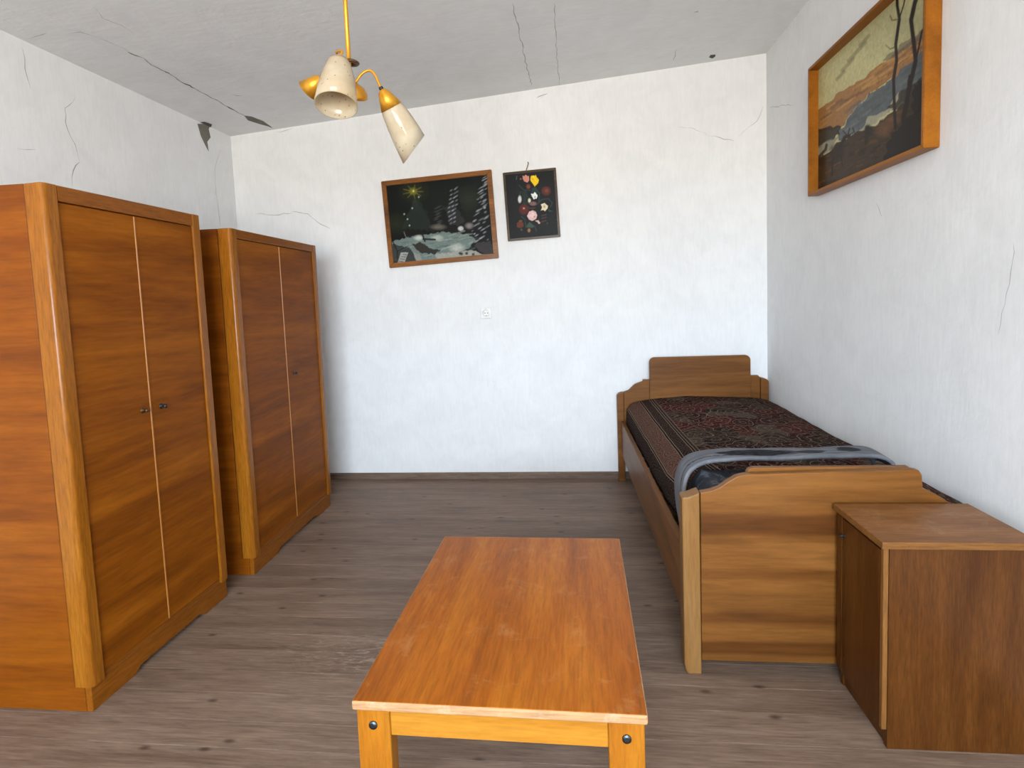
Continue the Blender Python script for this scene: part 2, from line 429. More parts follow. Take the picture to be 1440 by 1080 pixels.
# baseboard of the back wall, two lengths with a joint
bb = empty('baseboard_back', (0, YB, 0)); tag(bb, kind='structure')
jx = px(716, 665, Y=YB).x
for a, b in ((XL, jx-0.0006), (jx+0.0006, XR)):
    mesh_obj('baseboard_length', prism([(-0.016, 0), (0, 0), (0, 0.046), (-0.008, 0.046), (-0.016, 0.036)], 'x', a, b), MAT['base'], bb)
for side, X, s_ in (('left', XL, 1), ('right', XR, -1)):
    o = mesh_obj('baseboard_'+side, prism([(0, 0), (s_*0.016, 0), (s_*0.016, 0.036), (s_*0.008, 0.046), (0, 0.046)], 'y', Y_FRONT, YB-0.017), MAT['base'])
    o.location.x = X; tag(o, kind='structure')

# cracks and fallen plaster
def ribbon(pts3, nrm, w, parent, mat, taper=True, jit=1.0):
    pts = [Vector(p) for p in pts3]; out = []
    for a, b in zip(pts, pts[1:]):
        n = max(2, int((b-a).length/0.03))
        for i in range(n): out.append(a.lerp(b, i/n))
    out.append(pts[-1])
    bm = bmesh.new(); prev = None; N = len(out)
    for i, p in enumerate(out):
        t = (out[min(i+1, N-1)]-out[max(i-1, 0)]).normalized(); side = nrm.cross(t).normalized()
        p = p + side*random.uniform(-1, 1)*0.005*jit + nrm*0.0008
        ww = w*random.uniform(0.35, 1.3)*(min(1, min(i, N-1-i)/2+0.25) if taper else 1)
        cur = (bm.verts.new(p+side*ww/2), bm.verts.new(p-side*ww/2))
        if prev: bm.faces.new((prev[0], prev[1], cur[1], cur[0]))
        prev = cur
    return mesh_obj('crack', bm, mat, parent)

def patch(pts3, nrm, parent, mat, name='plaster_patch'):
    bm = bmesh.new(); bm.faces.new([bm.verts.new(Vector(p)+nrm*0.0012) for p in pts3])
    return mesh_obj(name, bm, mat, parent)

nC = Vector((CTX, CTY, -1)).normalized()
def Z1(x, y): return (x/3, y/3)              # crop of the upper left corner
def Z7(x, y): return (640+x/2.88, y/2.88)    # crop of the upper middle
CR = MAT['crack']; CF = MAT['crack_faint']
def cl(z, pts, w, m): ribbon([px(*z(*p), ceil=True) for p in pts], nC, w, ceiling, m)
cl(Z1, [(400, 30), (432, 75), (515, 105), (560, 135)], 0.003, CF)
cl(Z1, [(420, 160), (500, 195), (560, 225)], 0.003, CF)
cl(Z1, [(540, 218), (575, 235), (605, 243)], 0.010, CR)
cl(Z1, [(605, 243), (640, 275), (705, 305), (750, 335), (850, 390), (910, 420), (970, 455), (1035, 490)], 0.0045, CR)
cl(Z1, [(695, 300), (712, 309)], 0.012, CR)
cl(Z1, [(765, 345), (800, 360), (825, 374)], 0.014, CR)
cl(Z1, [(955, 448), (992, 466)], 0.012, CR)
cl(Z1, [(1100, 515), (1158, 543)], 0.007, CR)
cl(Z1, [(105, 165), (150, 150), (200, 137)], 0.004, CF)
cl(Z1, [(285, 140), (338, 135), (410, 155)], 0.004, CF)
cl(Z1, [(975, 400), (1000, 402), (1030, 405)], 0.006, CF)
cl(Z7, [(232, 15), (260, 130), (285, 250), (310, 345)], 0.0045, CF)
cl(Z7, [(400, 10), (410, 150), (415, 280), (425, 345)], 0.003, CF)
cl(Z7, [(895, 200), (885, 245)], 0.004, CF)
cl(Z7, [(970, 50), (985, 44)], 0.012, CR)
patch([px(*Z1(*p), ceil=True) for p in ((1030, 487), (1062, 491), (1110, 510), (1150, 538), (1092, 522), (1046, 507))], nC, ceiling, MAT['bare'])
patch([px(*Z7(*p), ceil=True) for p in ((1028, 232), (1034, 222), (1055, 220), (1053, 229), (1042, 236))], nC, ceiling, MAT['crack'])
nL = Vector((1, 0, 0)); nB = Vector((0, -1, 0)); nR = Vector((-1, 0, 0))
def lw(pts, w, m): ribbon([px(*Z1(*p), X=XL) for p in pts], nL, w, wall_left, m)
lw([(320, 412), (276, 460), (280, 540), (320, 610), (335, 680)], 0.0035, CF)
lw([(335, 680), (308, 720), (303, 785)], 0.006, CF)
lw([(98, 205), (108, 290), (130, 372)], 0.0035, CF)
lw([(930, 632), (905, 720), (912, 820), (930, 955)], 0.004, CF)
lw([(70, 625), (150, 628)], 0.003, CF)
patch([px(*Z1(*p), X=XL) for p in ((832, 522), (888, 524), (880, 545), (888, 580), (874, 598), (880, 640), (862, 606), (846, 572))], nL, wall_left, MAT['bare'])
patch([px(*Z1(*p), ceil=True) for p in ((838, 517), (862, 513), (895, 524), (888, 540))], nC, ceiling, MAT['crack'])
def bwl(z, pts, w, m): ribbon([px(*z(*p), Y=YB) for p in pts], nB, w, wall_back, m)
bwl(Z1, [(1082, 900), (1140, 906), (1180, 905), (1232, 898)], 0.004, CF)
bwl(Z1, [(1230, 890), (1300, 900), (1350, 945), (1392, 965)], 0.005, CF)
bwl(Z7, [(1030, 550), (1090, 562), (1130, 572)], 0.004, CF)
bwl(Z7, [(1250, 430), (1222, 490), (1190, 515), (1150, 555)], 0.0025, CF)
bwl(Z7, [(900, 515), (960, 520), (1030, 550)], 0.002, CF)
bwl(Z7, [(330, 398), (355, 385), (375, 380)], 0.006, plain('crack_reddish', (0.45, 0.33, 0.27, 1), 0.9))
bwl(Z7, [(345, 400), (360, 380)], 0.004, MAT['crack_faint'])
bwl(Z1, [(1165, 556), (1200, 553), (1240, 541)], 0.004, CF)
def rwl(pts, w, m): ribbon([px(*p, X=XR) for p in pts], nR, w, wall_right, m)
rwl([(1233, 286), (1239, 305)], 0.006, CF)
rwl([(1427, 340), (1421, 400), (1408, 440), (1405, 470)], 0.002, CF)
rwl([(1082, 150), (1100, 149), (1116, 147)], 0.003, CF)

# ------------------------------------------------------------------ wardrobes
def key_knob(name, parent, y, z, x, mat):
    bm = bmesh.new()
    lathe([(0.0, 0.0), (0.011, 0.0), (0.011, 0.002), (0.0035, 0.003), (0.0035, 0.012), (0.008, 0.015), (0.009, 0.020), (0.006, 0.024), (0.0, 0.025)],
          Vector((x, y, z)), Vector((1, 0, 0)), 16, bm)
    return mesh_obj(name, bm, mat, parent, True)

def wardrobe(loc, rz, W, H, D, dmat, label, ztop, zbot, knobs):
    """local: front face at x=0 looking +x, near end y=0, width along +y"""
    t = empty('wardrobe', loc, rz, label, 'wardrobe', 'wooden wardrobes along the left wall')
    PW, PD = 0.052, 0.062           # front posts
    zp = 0.085                      # lower end of the posts, top of plinth
    g = 0.007
    # carcass
    for y0_, y1_ in ((0.004, 0.022), (W-0.022, W-0.004)):
        mesh_obj('side_panel', prism([(-D, 0), (-0.0345, 0), (-0.0345, zp-0.001), (-PD-g, zp-0.001), (-PD-g, H-0.001), (-D, H-0.001)], 'y', y0_, y1_, 0.0015, 1), MAT['w_side'], t)
        mesh_obj('groove', nbox(-PD-g, -PD+0.001, (y0_+0.012 if y0_ < 0.1 else y0_), (y1_ if y0_ < 0.1 else y1_-0.012), zp, H-0.004), MAT['w_side'], t)
    mesh_obj('top_panel', nbox(-D, -PD, 0.022, W-0.022, H-0.022, H-0.001), MAT['w_side'], t)
    mesh_obj('back_panel', nbox(-D, -D+0.006, 0.022, W-0.022, 0.03, H-0.022), MAT['w_side'], t)
    mesh_obj('bottom_panel', nbox(-D+0.006, -0.03, 0.022, W-0.022, zp, zp+0.018), MAT['w_side'], t)
    # front posts with a generously rounded outer corner
    for sgn in (0, 1):
        r = 0.015; pts = []
        pts += [(-PD, 0.0), (-r, 0.0)]
        pts += [(-r+r*math.sin(a), r-r*math.cos(a)) for a in [math.pi/2*i/8 for i in range(1, 9)]]
        pts += [(0.0, PW-0.004), (-0.004, PW), (-PD, PW)]
        if sgn: pts = [(p[0], W-p[1]) for p in pts]
        bm = prism(pts, 'z', zp, H-0.0005)
        # round the outer shoulder at the head of the post
        yo = W if sgn else 0.0
        es = [e for e in bm.edges if all(v.co.z > H-0.01 and abs(v.co.y-yo) < 1e-4 for v in e.verts)]
        bmesh.ops.bevel(bm, geom=es, offset=0.020 if sgn else 0.008, segments=5, profile=0.5, affect='EDGES')
        o = mesh_obj('post', bm, MAT['w_post'], t)
        for p in o.data.polygons: p.use_smooth = abs(p.normal.z) < 0.5 and p.area < 0.02
        mod = o.modifiers.new('soft', 'BEVEL'); mod.width = 0.006; mod.segments = 3; mod.limit_method = 'ANGLE'; mod.angle_limit = math.radians(40)
    mesh_obj('head_rail', nbox(-PD, -0.001, PW, W-PW, ztop, H-0.0005, 0.003, 2), MAT['w_rail'], t)
    # plinth with a long shallow arch cut out of its foot
    ya_, yb_ = 0.006, W-0.006
    c0, c1, ch = ya_+0.24*W, yb_-0.20*W, 0.020
    poly = [(ya_, 0), (c0, 0), (c0+0.02, ch*0.5), (c0+0.035, ch), (c1-0.035, ch), (c1-0.02, ch*0.5), (c1, 0), (yb_, 0), (yb_, zbot-0.001), (ya_, zbot-0.001)]
    plo_ = [p for p in poly]
    # lower part sits back under the posts
    poly = plo_[:8] + [(yb_, zp-0.001), (ya_, zp-0.001)]
    mesh_obj('plinth', prism(poly, 'x', -0.034, -0.012, 0.0015, 1), MAT['w_rail'], t)
    mesh_obj('foot_rail', nbox(-0.03, -0.011, PW, W-PW, zp, zbot, 0.001, 1), MAT['w_rail'], t)
    # two doors
    ym = W*0.5
    for i, (a, b) in enumerate(((PW+0.002, ym-0.003), (ym+0.001, W-PW-0.002))):
        d = mesh_obj('door', nbox(-0.030, -0.008, a, b, zbot+0.002, ztop-0.002, 0.002, 2), dmat, t)
        if i == 0:
            mesh_obj('overlap_bead', nbox(-0.009, -0.005, b-0.003, b+0.003, zbot+0.004, ztop-0.004, 0.0015, 2), MAT['w_bead'], d)
        for (side, ky, kz, km) in knobs:
            if side == i: key_knob('key_knob', d, ky, kz, -0.008, km)
    return t

def loc_on(wx, wy, rz, u, v, x=-0.008):
    # photo pixel -> (y, z) on a wardrobe front
    p = px(u, v, X=wx)
    return p.y-wy, p.z
W1 = (-1.587, 1.585); W2 = (-1.567, 2.499)
k1 = [(0,)+loc_on(*W1, 0, 203, 577)+(MAT['brass_dk'],), (1,)+loc_on(*W1, 0, 229, 571)+(MAT['black'],)]
wardrobe((*W1, 0), -0.0023, 0.7325, 1.702, 0.60, MAT['door'],
         'taller orange-brown wooden wardrobe with brightly lit side panel, farther from the back wall', 1.652, 0.105, k1)
k2 = [(1,)+(loc_on(*W2, 0, 416, 525)[0]+0.02, loc_on(*W2, 0, 416, 525)[1])+(MAT['black'],)]
wardrobe((*W2, 0), 0.0255, 0.937, 1.671, 0.60, MAT['door'],
         'lower brown wooden wardrobe with a single dark key knob, standing next to the back wall', 1.628, 0.108, k2)

# ------------------------------------------------------------------ coffee table
TX, TY, TA, TW, TL, TH = -0.5063, 1.1194, -0.0141, 0.6343, 0.8545, 0.4344
tb = empty('coffee_table', (TX, TY, 0), TA, 'low orange varnished coffee table with worn pale edges in the middle of the floor', 'table')
bm = nbox(0, TW, 0, TL, TH-0.022, TH, 0.005, 3)
top = mesh_obj('table_top', bm, MAT['table'], tb)
top.data.materials.append(MAT['t_edge'])
for p in top.data.polygons:
    if abs(p.normal.z) < 0.93 and p.center.z > TH-0.0215: p.material_index = 1
LW, LT = 0.075, 0.045
for ix in (0, 1):
    for iy in (0, 1):
        xa_ = 0.006 if ix == 0 else TW-0.006-LW; ya_ = 0.010 if iy == 0 else TL-0.010-LT
        lg = mesh_obj('leg', nbox(xa_, xa_+LW, ya_, ya_+LT, 0, TH-0.0225, 0.004, 2), MAT['t_leg'], tb)
        if iy == 0:
            bmb = lathe([(0, 0), (0.0095, 0.0), (0.0095, -0.004), (0.006, -0.006), (0.006, -0.0035), (0, -0.0035)], Vector((xa_+LW*0.5, ya_+0.001, TH-0.06)), Vector((0, 1, 0)), 18)
            mesh_obj('bolt', bmb, MAT['steel'], lg)
            bmb = lathe([(0, 0), (0.0062, 0.0), (0.0062, -0.0046), (0, -0.0046)], Vector((xa_+LW*0.5, ya_+0.001, TH-0.06)), Vector((0, 1, 0)), 18)
            mesh_obj('bolt_socket', bmb, MAT['black'], lg)
for ya_, yb_ in ((0.014, 0.036), (TL-0.036, TL-0.014)):
    mesh_obj('apron', nbox(0.006+LW, TW-0.006-LW, ya_, yb_, TH-0.086, TH-0.0225, 0.002, 1), MAT['t_apron'], tb)
m_side = wood('table_side_apron', ((0.3108, 0.1110, 0.0089, 1), (0.3996, 0.1591, 0.0148, 1), (0.4588, 0.1998, 0.0222, 1)), 'y', rough=0.35, streak=0.2)
for xa_ in (0.018, TW-0.040):
    mesh_obj('apron', nbox(xa_, xa_+0.022, 0.010+LT, TL-0.010-LT, TH-0.086, TH-0.0225, 0.002, 1), m_side, tb)

# ------------------------------------------------------------------ bed
YF, YH = 1.872, 3.895           # outer face of the footboard, front face of the headboard
bed = empty('bed', (0.80, 2.9, 0), 0, 'single wooden bed with stepped headboard and curved footboard in the corner', 'bed')
def bpart(name, bm, mat, parent=None, smooth=False):
    o = mesh_obj(name, bm, mat, parent or bed, smooth)
    if parent is None: o.location = (-0.80, -2.9, 0)     # meshes are written in room coordinates
    return o
def f2(u, v, Y): p = px(u, v, Y=Y); return (p.x, p.z)
fl = f2(959, 698, YF)[0]; fpi = f2(984.5, 692, YF)[0]; FR = 1.268
# posts
def post_poly(x0_, x1_, zt, flip=False):
    w = x1_-x0_; pts = [(x0_+0.012, 0), (x1_, 0), (x1_, zt+0.014)]
    for i in range(1, 9):
        a = i/9; pts.append((x1_-w*a, zt+0.014*(math.cos(a*math.pi)*0.5+0.5)-0.004*math.sin(a*math.pi)))
    pts += [(x0_, zt-0.006), (x0_, 0.035), (x0_+0.004, 0.014)]
    if flip: pts = [(x0_+x1_-p[0], p[1]) for p in pts]
    return pts
zpost = f2(962, 699, YF)[1]
bpart('foot_post', prism(post_poly(fl, fpi-0.0015, zpost), 'y', YF, YF+0.060, 0.005, 3), MAT['b_post'])
bpart('foot_post', prism(post_poly(FR-(fpi-fl), FR, 0.555, True), 'y', YF, YF+0.060, 0.005, 3), MAT['b_post'])
# footboard: S-curved left shoulder, stepped right shoulder
top_px = [(985, 693), (1000, 690.5), (1012, 686), (1024, 677.5), (1036, 670.5), (1048, 667.5), (1070, 667), (1150, 664.5), (1230, 662), (1285, 660.5), (1293, 662), (1297, 668)]
pts = [f2(u, v, YF+0.005) for u, v in top_px]
s0 = f2(1298.5, 687, YF+0.005)
pts += [s0, f2(1310, 692, YF), f2(1322, 698, YF)]
pts += [(FR-(fpi-fl), 0.568)]
zb = f2(1080, 933, YF)[1]
pts = [(fpi, zb)] + pts + [(FR-(fpi-fl), zb)]
bpart('footboard', prism(pts, 'y', YF+0.006, YF+0.034, 0.003, 2), MAT['b_panel'])
# board standing behind the footboard, showing above it
a = f2(1049, 661, YF+0.045); b = f2(1281, 653, YF+0.045)
z_in = 0.5*(a[1]+b[1])+0.003
bpart('inner_board', prism([(a[0], 0.40), (b[0], 0.40), (b[0], z_in-0.012), (b[0]-0.012, z_in), (a[0]+0.02, z_in), (a[0]+0.006, z_in-0.006), (a[0], z_in-0.018)], 'y', YF+0.036, YF+0.058, 0.002, 2), MAT['b_panel'])
# side rails
for xa_, xb_, dx in ((fl+0.006, fl+0.030, -0.040), (FR-0.030, FR-0.006, 0.0)):
    bm = bmesh.new()
    y0_, y1_ = YF+0.034, YH-0.001
    zr0, zr1 = 0.185, 0.425
    vsx = [bm.verts.new((x+(dx if y == y1_ else 0), y, z)) for z in (zr0, zr1) for y in (y0_, y1_) for x in (xa_, xb_)]
    for q in ((0, 2, 3, 1), (4, 5, 7, 6), (0, 1, 5, 4), (2, 6, 7, 3), (0, 4, 6, 2), (1, 3, 7, 5)): bm.faces.new([vsx[i] for i in q])
    bmesh.ops.bevel(bm, geom=bm.edges[:], offset=0.003, segments=2, affect='EDGES')
    bpart('side_rail', bm, MAT['b_rail'])
# slatted base under the mattress
for i in range(9):
    y0_ = 2.0+i*0.205
    bpart('base_slat', nbox(fl+0.034, FR-0.034, y0_, y0_+0.07, 0.30, 0.318), MAT['b_rail'])
# headboard
hl = px(867.5, 560, Y=YH).x; HR = px(1080.5, 540, Y=YH).x
hpi = px(877, 552, Y=YH).x
zl = px(868, 558, Y=YH).z
head_px = [(877, 551.5), (884, 549), (893, 540.5), (901, 537.5), (904, 536.5), (904, 534), (916, 534)]
pts = [(hpi, 0.18)] + [f2(u, v, YH) for u, v in head_px]
zs = f2(1062, 528, YH)[1]; xr_ = f2(1069, 531, YH)[0]
pts += [(xr_-0.10, zs), (xr_-0.012, zs), (xr_, zs-0.014), (xr_, 0.18)]
bpart('headboard', prism(pts, 'y', YH, YH+0.028, 0.003, 2), MAT['b_head'])
def hpost(x0_, x1_, zt, flip=False):
    pts = [(x0_, 0), (x1_, 0), (x1_, zt)]
    for i in range(1, 8):
        a = math.pi/2*i/7
        pts.append((x1_-(x1_-x0_)*math.sin(a)*1.0, zt-0.03*(1-math.cos(a))))
    if flip: pts = [(x0_+x1_-p[0], p[1]) for p in pts]
    return pts
bpart('head_post', prism(hpost(hl, hpi-0.001, zl+0.03), 'y', YH-0.012, YH+0.045, 0.004, 2), MAT['b_head'])
zrp = px(1073, 531, Y=YH).z
bpart('head_post', prism(hpost(xr_+0.001, min(HR, XR-0.012), zrp, True), 'y', YH-0.012, YH+0.045, 0.004, 2), MAT['b_head'])
yp = YH-0.024
P0 = f2(913, 504, yp); P1 = f2(1055.5, 498, yp)
zt_ = (P0[1]+P1[1])/2; r = 0.035
pts = [(P0[0], 0.44), (P1[0], 0.44)]
pts += [(P1[0]-r+r*math.cos(a), zt_-r+r*math.sin(a)) for a in [math.pi/2*i/8 for i in range(9)]]
pts += [(P0[0]+r-r*math.sin(a), zt_-r+r*math.cos(a)) for a in [math.pi/2*i/8 for i in range(9)]]
bpart('head_panel', prism(pts, 'y', yp, YH-0.001, 0.003, 2), MAT['b_head'])

# mattress
mt = mesh_obj('mattress', nbox(fl+0.078, FR-0.034, YF+0.064, YH-0.03, 0.3185, 0.532, 0.035, 4), MAT['mattress'], None, True)
tag(mt, 'dark mattress lying inside the wooden bed under the patterned rug', 'mattress')

# patterned rug over the mattress
def rug_mat():
    s = NT('patterned_rug')
    tc = s.n('ShaderNodeTexCoord'); uv = tc.outputs['UV']
    def warp(scale, amt, sc2=(1, 1, 1)):
        mp = s.n('ShaderNodeMapping'); mp.inputs['Scale'].default_value = sc2; s.l(uv, mp.inputs[0])
        n_ = s.n('ShaderNodeTexNoise'); n_.inputs['Scale'].default_value = scale; n_.inputs['Detail'].default_value = 1.5
        s.l(mp.outputs[0], n_.inputs['Vector'])
        v1 = s.n('ShaderNodeVectorMath', operation='SUBTRACT'); s.l(n_.outputs['Color'], v1.inputs[0]); v1.inputs[1].default_value = (0.5, 0.5, 0.5)
        v2 = s.n('ShaderNodeVectorMath', operation='SCALE'); s.l(v1.outputs[0], v2.inputs[0]); v2.inputs['Scale'].default_value = amt
        v3 = s.n('ShaderNodeVectorMath', operation='ADD'); s.l(mp.outputs[0], v3.inputs[0]); s.l(v2.outputs[0], v3.inputs[1])
        return v3.outputs[0]
    w1 = warp(4.0, 0.13)
    vo = s.n('ShaderNodeTexVoronoi', feature='F1', voronoi_dimensions='2D'); vo.inputs['Scale'].default_value = 6.5; s.l(w1, vo.inputs['Vector'])
    ring = s.math('FRACT', s.math('MULTIPLY', vo.outputs['Distance'], 3.6))
    ringm = s.ramp(ring, [(0.0, bw(0)), (0.42, bw(0)), (0.50, bw(1)), (0.58, bw(0)), (1.0, bw(0))])
    cell = s.n('ShaderNodeTexWhiteNoise', noise_dimensions='3D'); s.l(vo.outputs['Position'], cell.inputs['Vector'])
    base = s.ramp(cell.outputs['Value'], [(0.0, (0.028, 0.009, 0.008, 1)), (0.28, (0.055, 0.012, 0.011, 1)), (0.5, (0.032, 0.021, 0.016, 1)), (0.72, (0.060, 0.044, 0.033, 1)), (0.9, (0.018, 0.013, 0.011, 1))], 'CONSTANT')
    vo2 = s.n('ShaderNodeTexVoronoi', feature='DISTANCE_TO_EDGE', voronoi_dimensions='2D'); vo2.inputs['Scale'].default_value = 15.0; s.l(warp(9, 0.12), vo2.inputs['Vector'])
    ed = s.ramp(vo2.outputs['Distance'], [(0.03, bw(1)), (0.085, bw(0))])
    c = s.mix(s.math('MULTIPLY', ringm, 0.9), base, (0.235, 0.185, 0.14, 1))
    c = s.mix(s.math('MULTIPLY', ed, 0.40), c, (0.14, 0.10, 0.075, 1))
    # flecks
    vo3 = s.n('ShaderNodeTexVoronoi', feature='F1', voronoi_dimensions='2D'); vo3.inputs['Scale'].default_value = 34; s.l(uv, vo3.inputs['Vector'])
    c = s.mix(s.math('MULTIPLY', s.ramp(vo3.outputs['Distance'], [(0.12, bw(1)), (0.2, bw(0))]), 0.45), c, (0.17, 0.12, 0.095, 1))
    # border along the open side: stripes and rows of rosettes
    q = s.sep(uv); u_ = q['X']
    def band(lo, hi):
        return s.math('MULTIPLY', s.math('GREATER_THAN', u_, lo), s.math('LESS_THAN', u_, hi))
    vb = s.n('ShaderNodeTexVoronoi', feature='F1', voronoi_dimensions='2D'); vb.inputs['Scale'].default_value = 15; s.l(uv, vb.inputs['Vector'])
    ros = s.math('FRACT', s.math('MULTIPLY', vb.outputs['Distance'], 4.0))
    bcol = s.ramp(ros, [(0.25, (0.105, 0.055, 0.040, 1)), (0.5, (0.055, 0.022, 0.018, 1)), (0.8, (0.14, 0.085, 0.062, 1))])
    bcol2 = s.ramp(ros, [(0.3, (0.020, 0.014, 0.012, 1)), (0.55, (0.075, 0.058, 0.045, 1)), (0.8, (0.030, 0.012, 0.010, 1))])
    c = s.mix(band(0.13, 0.36), c, bcol2); c = s.mix(band(0.145, 0.245), c, bcol); c = s.mix(band(-1, 0.13), c, bcol2)
    for x_ in (0.13, 0.142, 0.247, 0.262, 0.325, 0.340, 0.36):
        c = s.mix(band(x_-0.0022, x_+0.0022), c, (0.20, 0.145, 0.105, 1))
    for x_ in (0.136, 0.2545, 0.3325):
        c = s.mix(band(x_-0.003, x_+0.003), c, (0.010, 0.007, 0.007, 1))
    s.col(c); s.rough(0.95); s.b.inputs['Specular IOR Level'].default_value = 0.03
    pile = s.noise(uv, 260, 2)
    s.bump(s.math('ADD', pile, s.math('MULTIPLY', ringm, 0.6)), 0.5, 0.004)
    return s.m
MAT['rug'] = rug_mat()

def cloth(name, f, nu, nv, thick, mat, uvf=None):
    """closed sheet; f(u,v)->Vector on the upper side"""
    G = [[f(i/nu, j/nv) for j in range(nv+1)] for i in range(nu+1)]
    N = [[None]*(nv+1) for _ in range(nu+1)]
    for i in range(nu+1):
        for j in range(nv+1):
            a = G[min(i+1, nu)][j]-G[max(i-1, 0)][j]; b = G[i][min(j+1, nv)]-G[i][max(j-1, 0)]
            n = a.cross(b); N[i][j] = n.normalized() if n.length > 1e-9 else Vector((0, 0, 1))
    bm = bmesh.new(); uvl = bm.loops.layers.uv.new('UVMap')
    A = [[bm.verts.new(G[i][j]) for j in range(nv+1)] for i in range(nu+1)]
    B = [[bm.verts.new(G[i][j]-N[i][j]*thick) for j in range(nv+1)] for i in range(nu+1)]
    uvd = {}
    for i in range(nu+1):
        for j in range(nv+1):
            q = uvf(i/nu, j/nv) if uvf else (i/nu, j/nv)
            uvd[A[i][j]] = q; uvd[B[i][j]] = q
    F = []
    for i in range(nu):
        for j in range(nv):
            F.append((A[i][j], A[i+1][j], A[i+1][j+1], A[i][j+1])); F.append((B[i][j], B[i][j+1], B[i+1][j+1], B[i+1][j]))
    for i in range(nu):
        F.append((A[i][0], B[i][0], B[i+1][0], A[i+1][0])); F.append((A[i][nv], A[i+1][nv], B[i+1][nv], B[i][nv]))
    for j in range(nv):
        F.append((A[0][j], A[0][j+1], B[0][j+1], B[0][j])); F.append((A[nu][j], B[nu][j], B[nu][j+1], A[nu][j+1]))
    for q in F:
        fc = bm.faces.new(q)
        for lp in fc.loops: lp[uvl].uv = uvd[lp.vert]
    return mesh_obj(name, bm, mat, None, True)

def path_pt(path, t):
    L = [0]
    for a, b in zip(path, path[1:]): L.append(L[-1]+math.dist(a, b))
    d = t*L[-1]
    for i in range(len(path)-1):
        if d <= L[i+1] or i == len(path)-2:
            k = (d-L[i])/(L[i+1]-L[i]); return (path[i][0]+(path[i+1][0]-path[i][0])*k, path[i][1]+(path[i+1][1]-path[i][1])*k)

_rp = [tuple(p)[:2] for p in spline([(0.0, 0.405, 0), (0.004, 0.46, 0), (0.012, 0.515, 0), (0.045, 0.553, 0), (0.12, 0.568, 0), (0.30, 0.582, 0), (0.50, 0.590, 0), (0.70, 0.586, 0), (0.85, 0.572, 0), (0.915, 0.558, 0), (0.945, 0.545, 0)], 6)]
RY0, RY1 = YF+0.075, YH-0.032
def rug_f(u, v):
    x_, z_ = path_pt(_rp, u); y_ = RY0 + (RY1-RY0)*v
    xl = fl+0.034 - 0.043*((y_-RY0)/(RY1-RY0)) + 0.003 + 0.030*min(1, max(0, (2.42-y_)/0.18))
    n = mnoise.noise(Vector((u*3.2, v*5.0, 1.3)))*0.010 + mnoise.noise(Vector((u*9, v*16, 4.0)))*0.004
    hang = max(0, 1-u/0.10)
    x_ += xl + hang*(0.012*(1+mnoise.noise(Vector((v*22, 0.3, 0))))*0.5)
    z_ += n + hang*0.014*mnoise.noise(Vector((v*15, 2.1, 0)))
    sc = (1.288-xl)/0.945
    x_ = xl + (x_-xl)*sc
    return Vector((min(x_, 1.288), y_, z_))
rug = cloth('patterned_rug', rug_f, 90, 120, 0.007, MAT['rug'], lambda u, v: (u*1.25, v*1.95))
tag(rug, 'dark maroon oriental-patterned rug spread over the bed with striped border', 'rug')

# grey blanket folded across the foot of the bed
def blanket_mat():
    s = NT('grey_oval_blanket')
    tc = s.n('ShaderNodeTexCoord'); uv = tc.outputs['UV']
    n = s.noise(uv, 9, 5, 0.6, 0.6)
    c = s.ramp(n, [(0.3, (0.095, 0.103, 0.122, 1)), (0.65, (0.175, 0.182, 0.20, 1))])
    q = s.sep(uv)
    dk = (0.008, 0.009, 0.013, 1)
    for (cx_, cy_, rx, ry, k) in ((0.47, 0.36, 0.145, 0.24, 1.0), (0.685, 0.36, 0.055, 0.20, 0.85), (0.83, 0.44, 0.045, 0.24, 0.9), (0.60, 0.36, 0.04, 0.25, 0.5)):
        e_ = s.math('ADD', s.math('POWER', s.math('DIVIDE', s.math('SUBTRACT', q['X'], cx_), rx), 2.0),
                    s.math('POWER', s.math('DIVIDE', s.math('SUBTRACT', q['Y'], cy_), ry), 2.0))
        e_ = s.math('ADD', e_, s.math('MULTIPLY', s.math('SUBTRACT', n, 0.5), 1.2))
        m_ = s.ramp(e_, [(0.75, bw(1)), (1.0, bw(0))])
        c = s.mix(s.math('MULTIPLY', m_, k), c, s.ramp(s.noise(uv, 26, 4), [(0.50, dk), (0.64, (0.06, 0.06, 0.065, 1)), (0.7, (0.05, 0.022, 0.02, 1))]))
    # dashed seam line
    sm = s.math('MULTIPLY', s.math('LESS_THAN', s.math('ABSOLUTE', s.math('SUBTRACT', q['Y'], 0.22)), 0.03), s.math('LESS_THAN', q['X'], 0.40))
    c = s.mix(s.math('MULTIPLY', sm, s.math('GREATER_THAN', s.noise(uv, 40, 2), 0.5)), c, dk)
    s.col(c); s.rough(0.8); s.b.inputs['Specular IOR Level'].default_value = 0.1
    s.bump(s.noise(uv, 60, 4), 0.25, 0.004)
    return s.m
MAT['blanket'] = blanket_mat()
_bp = [tuple(p)[:2] for p in spline([(0.0, 0.415, 0), (0.002, 0.50, 0), (0.012, 0.575, 0), (0.045, 0.630, 0), (0.11, 0.660, 0), (0.22, 0.670, 0), (0.42, 0.668, 0), (0.62, 0.668, 0), (0.74, 0.668, 0), (0.81, 0.660, 0), (0.850, 0.638, 0), (0.868, 0.61, 0)], 6)]
def bl_f(u, v):
    x_, z_ = path_pt(_bp, u)
    xl = fl+0.006+0.026
    hang = max(0, 1-u/0.22)
    y0_ = YF+0.240+0.07*u-0.155*hang**1.5; y1_ = YF+0.43-0.20*hang**1.5 + (0.05*max(0, (u-0.7)/0.3))
    y_ = y0_+(y1_-y0_)*v
    z_ += -0.035*max(0, (v-0.75)/0.25)**2*(1-hang) + 0.004*mnoise.noise(Vector((u*8, v*3, 0)))
    z_ += 0.004*math.sin(math.pi*v)
    return Vector((min(xl+x_*0.93, 1.28), y_, z_))
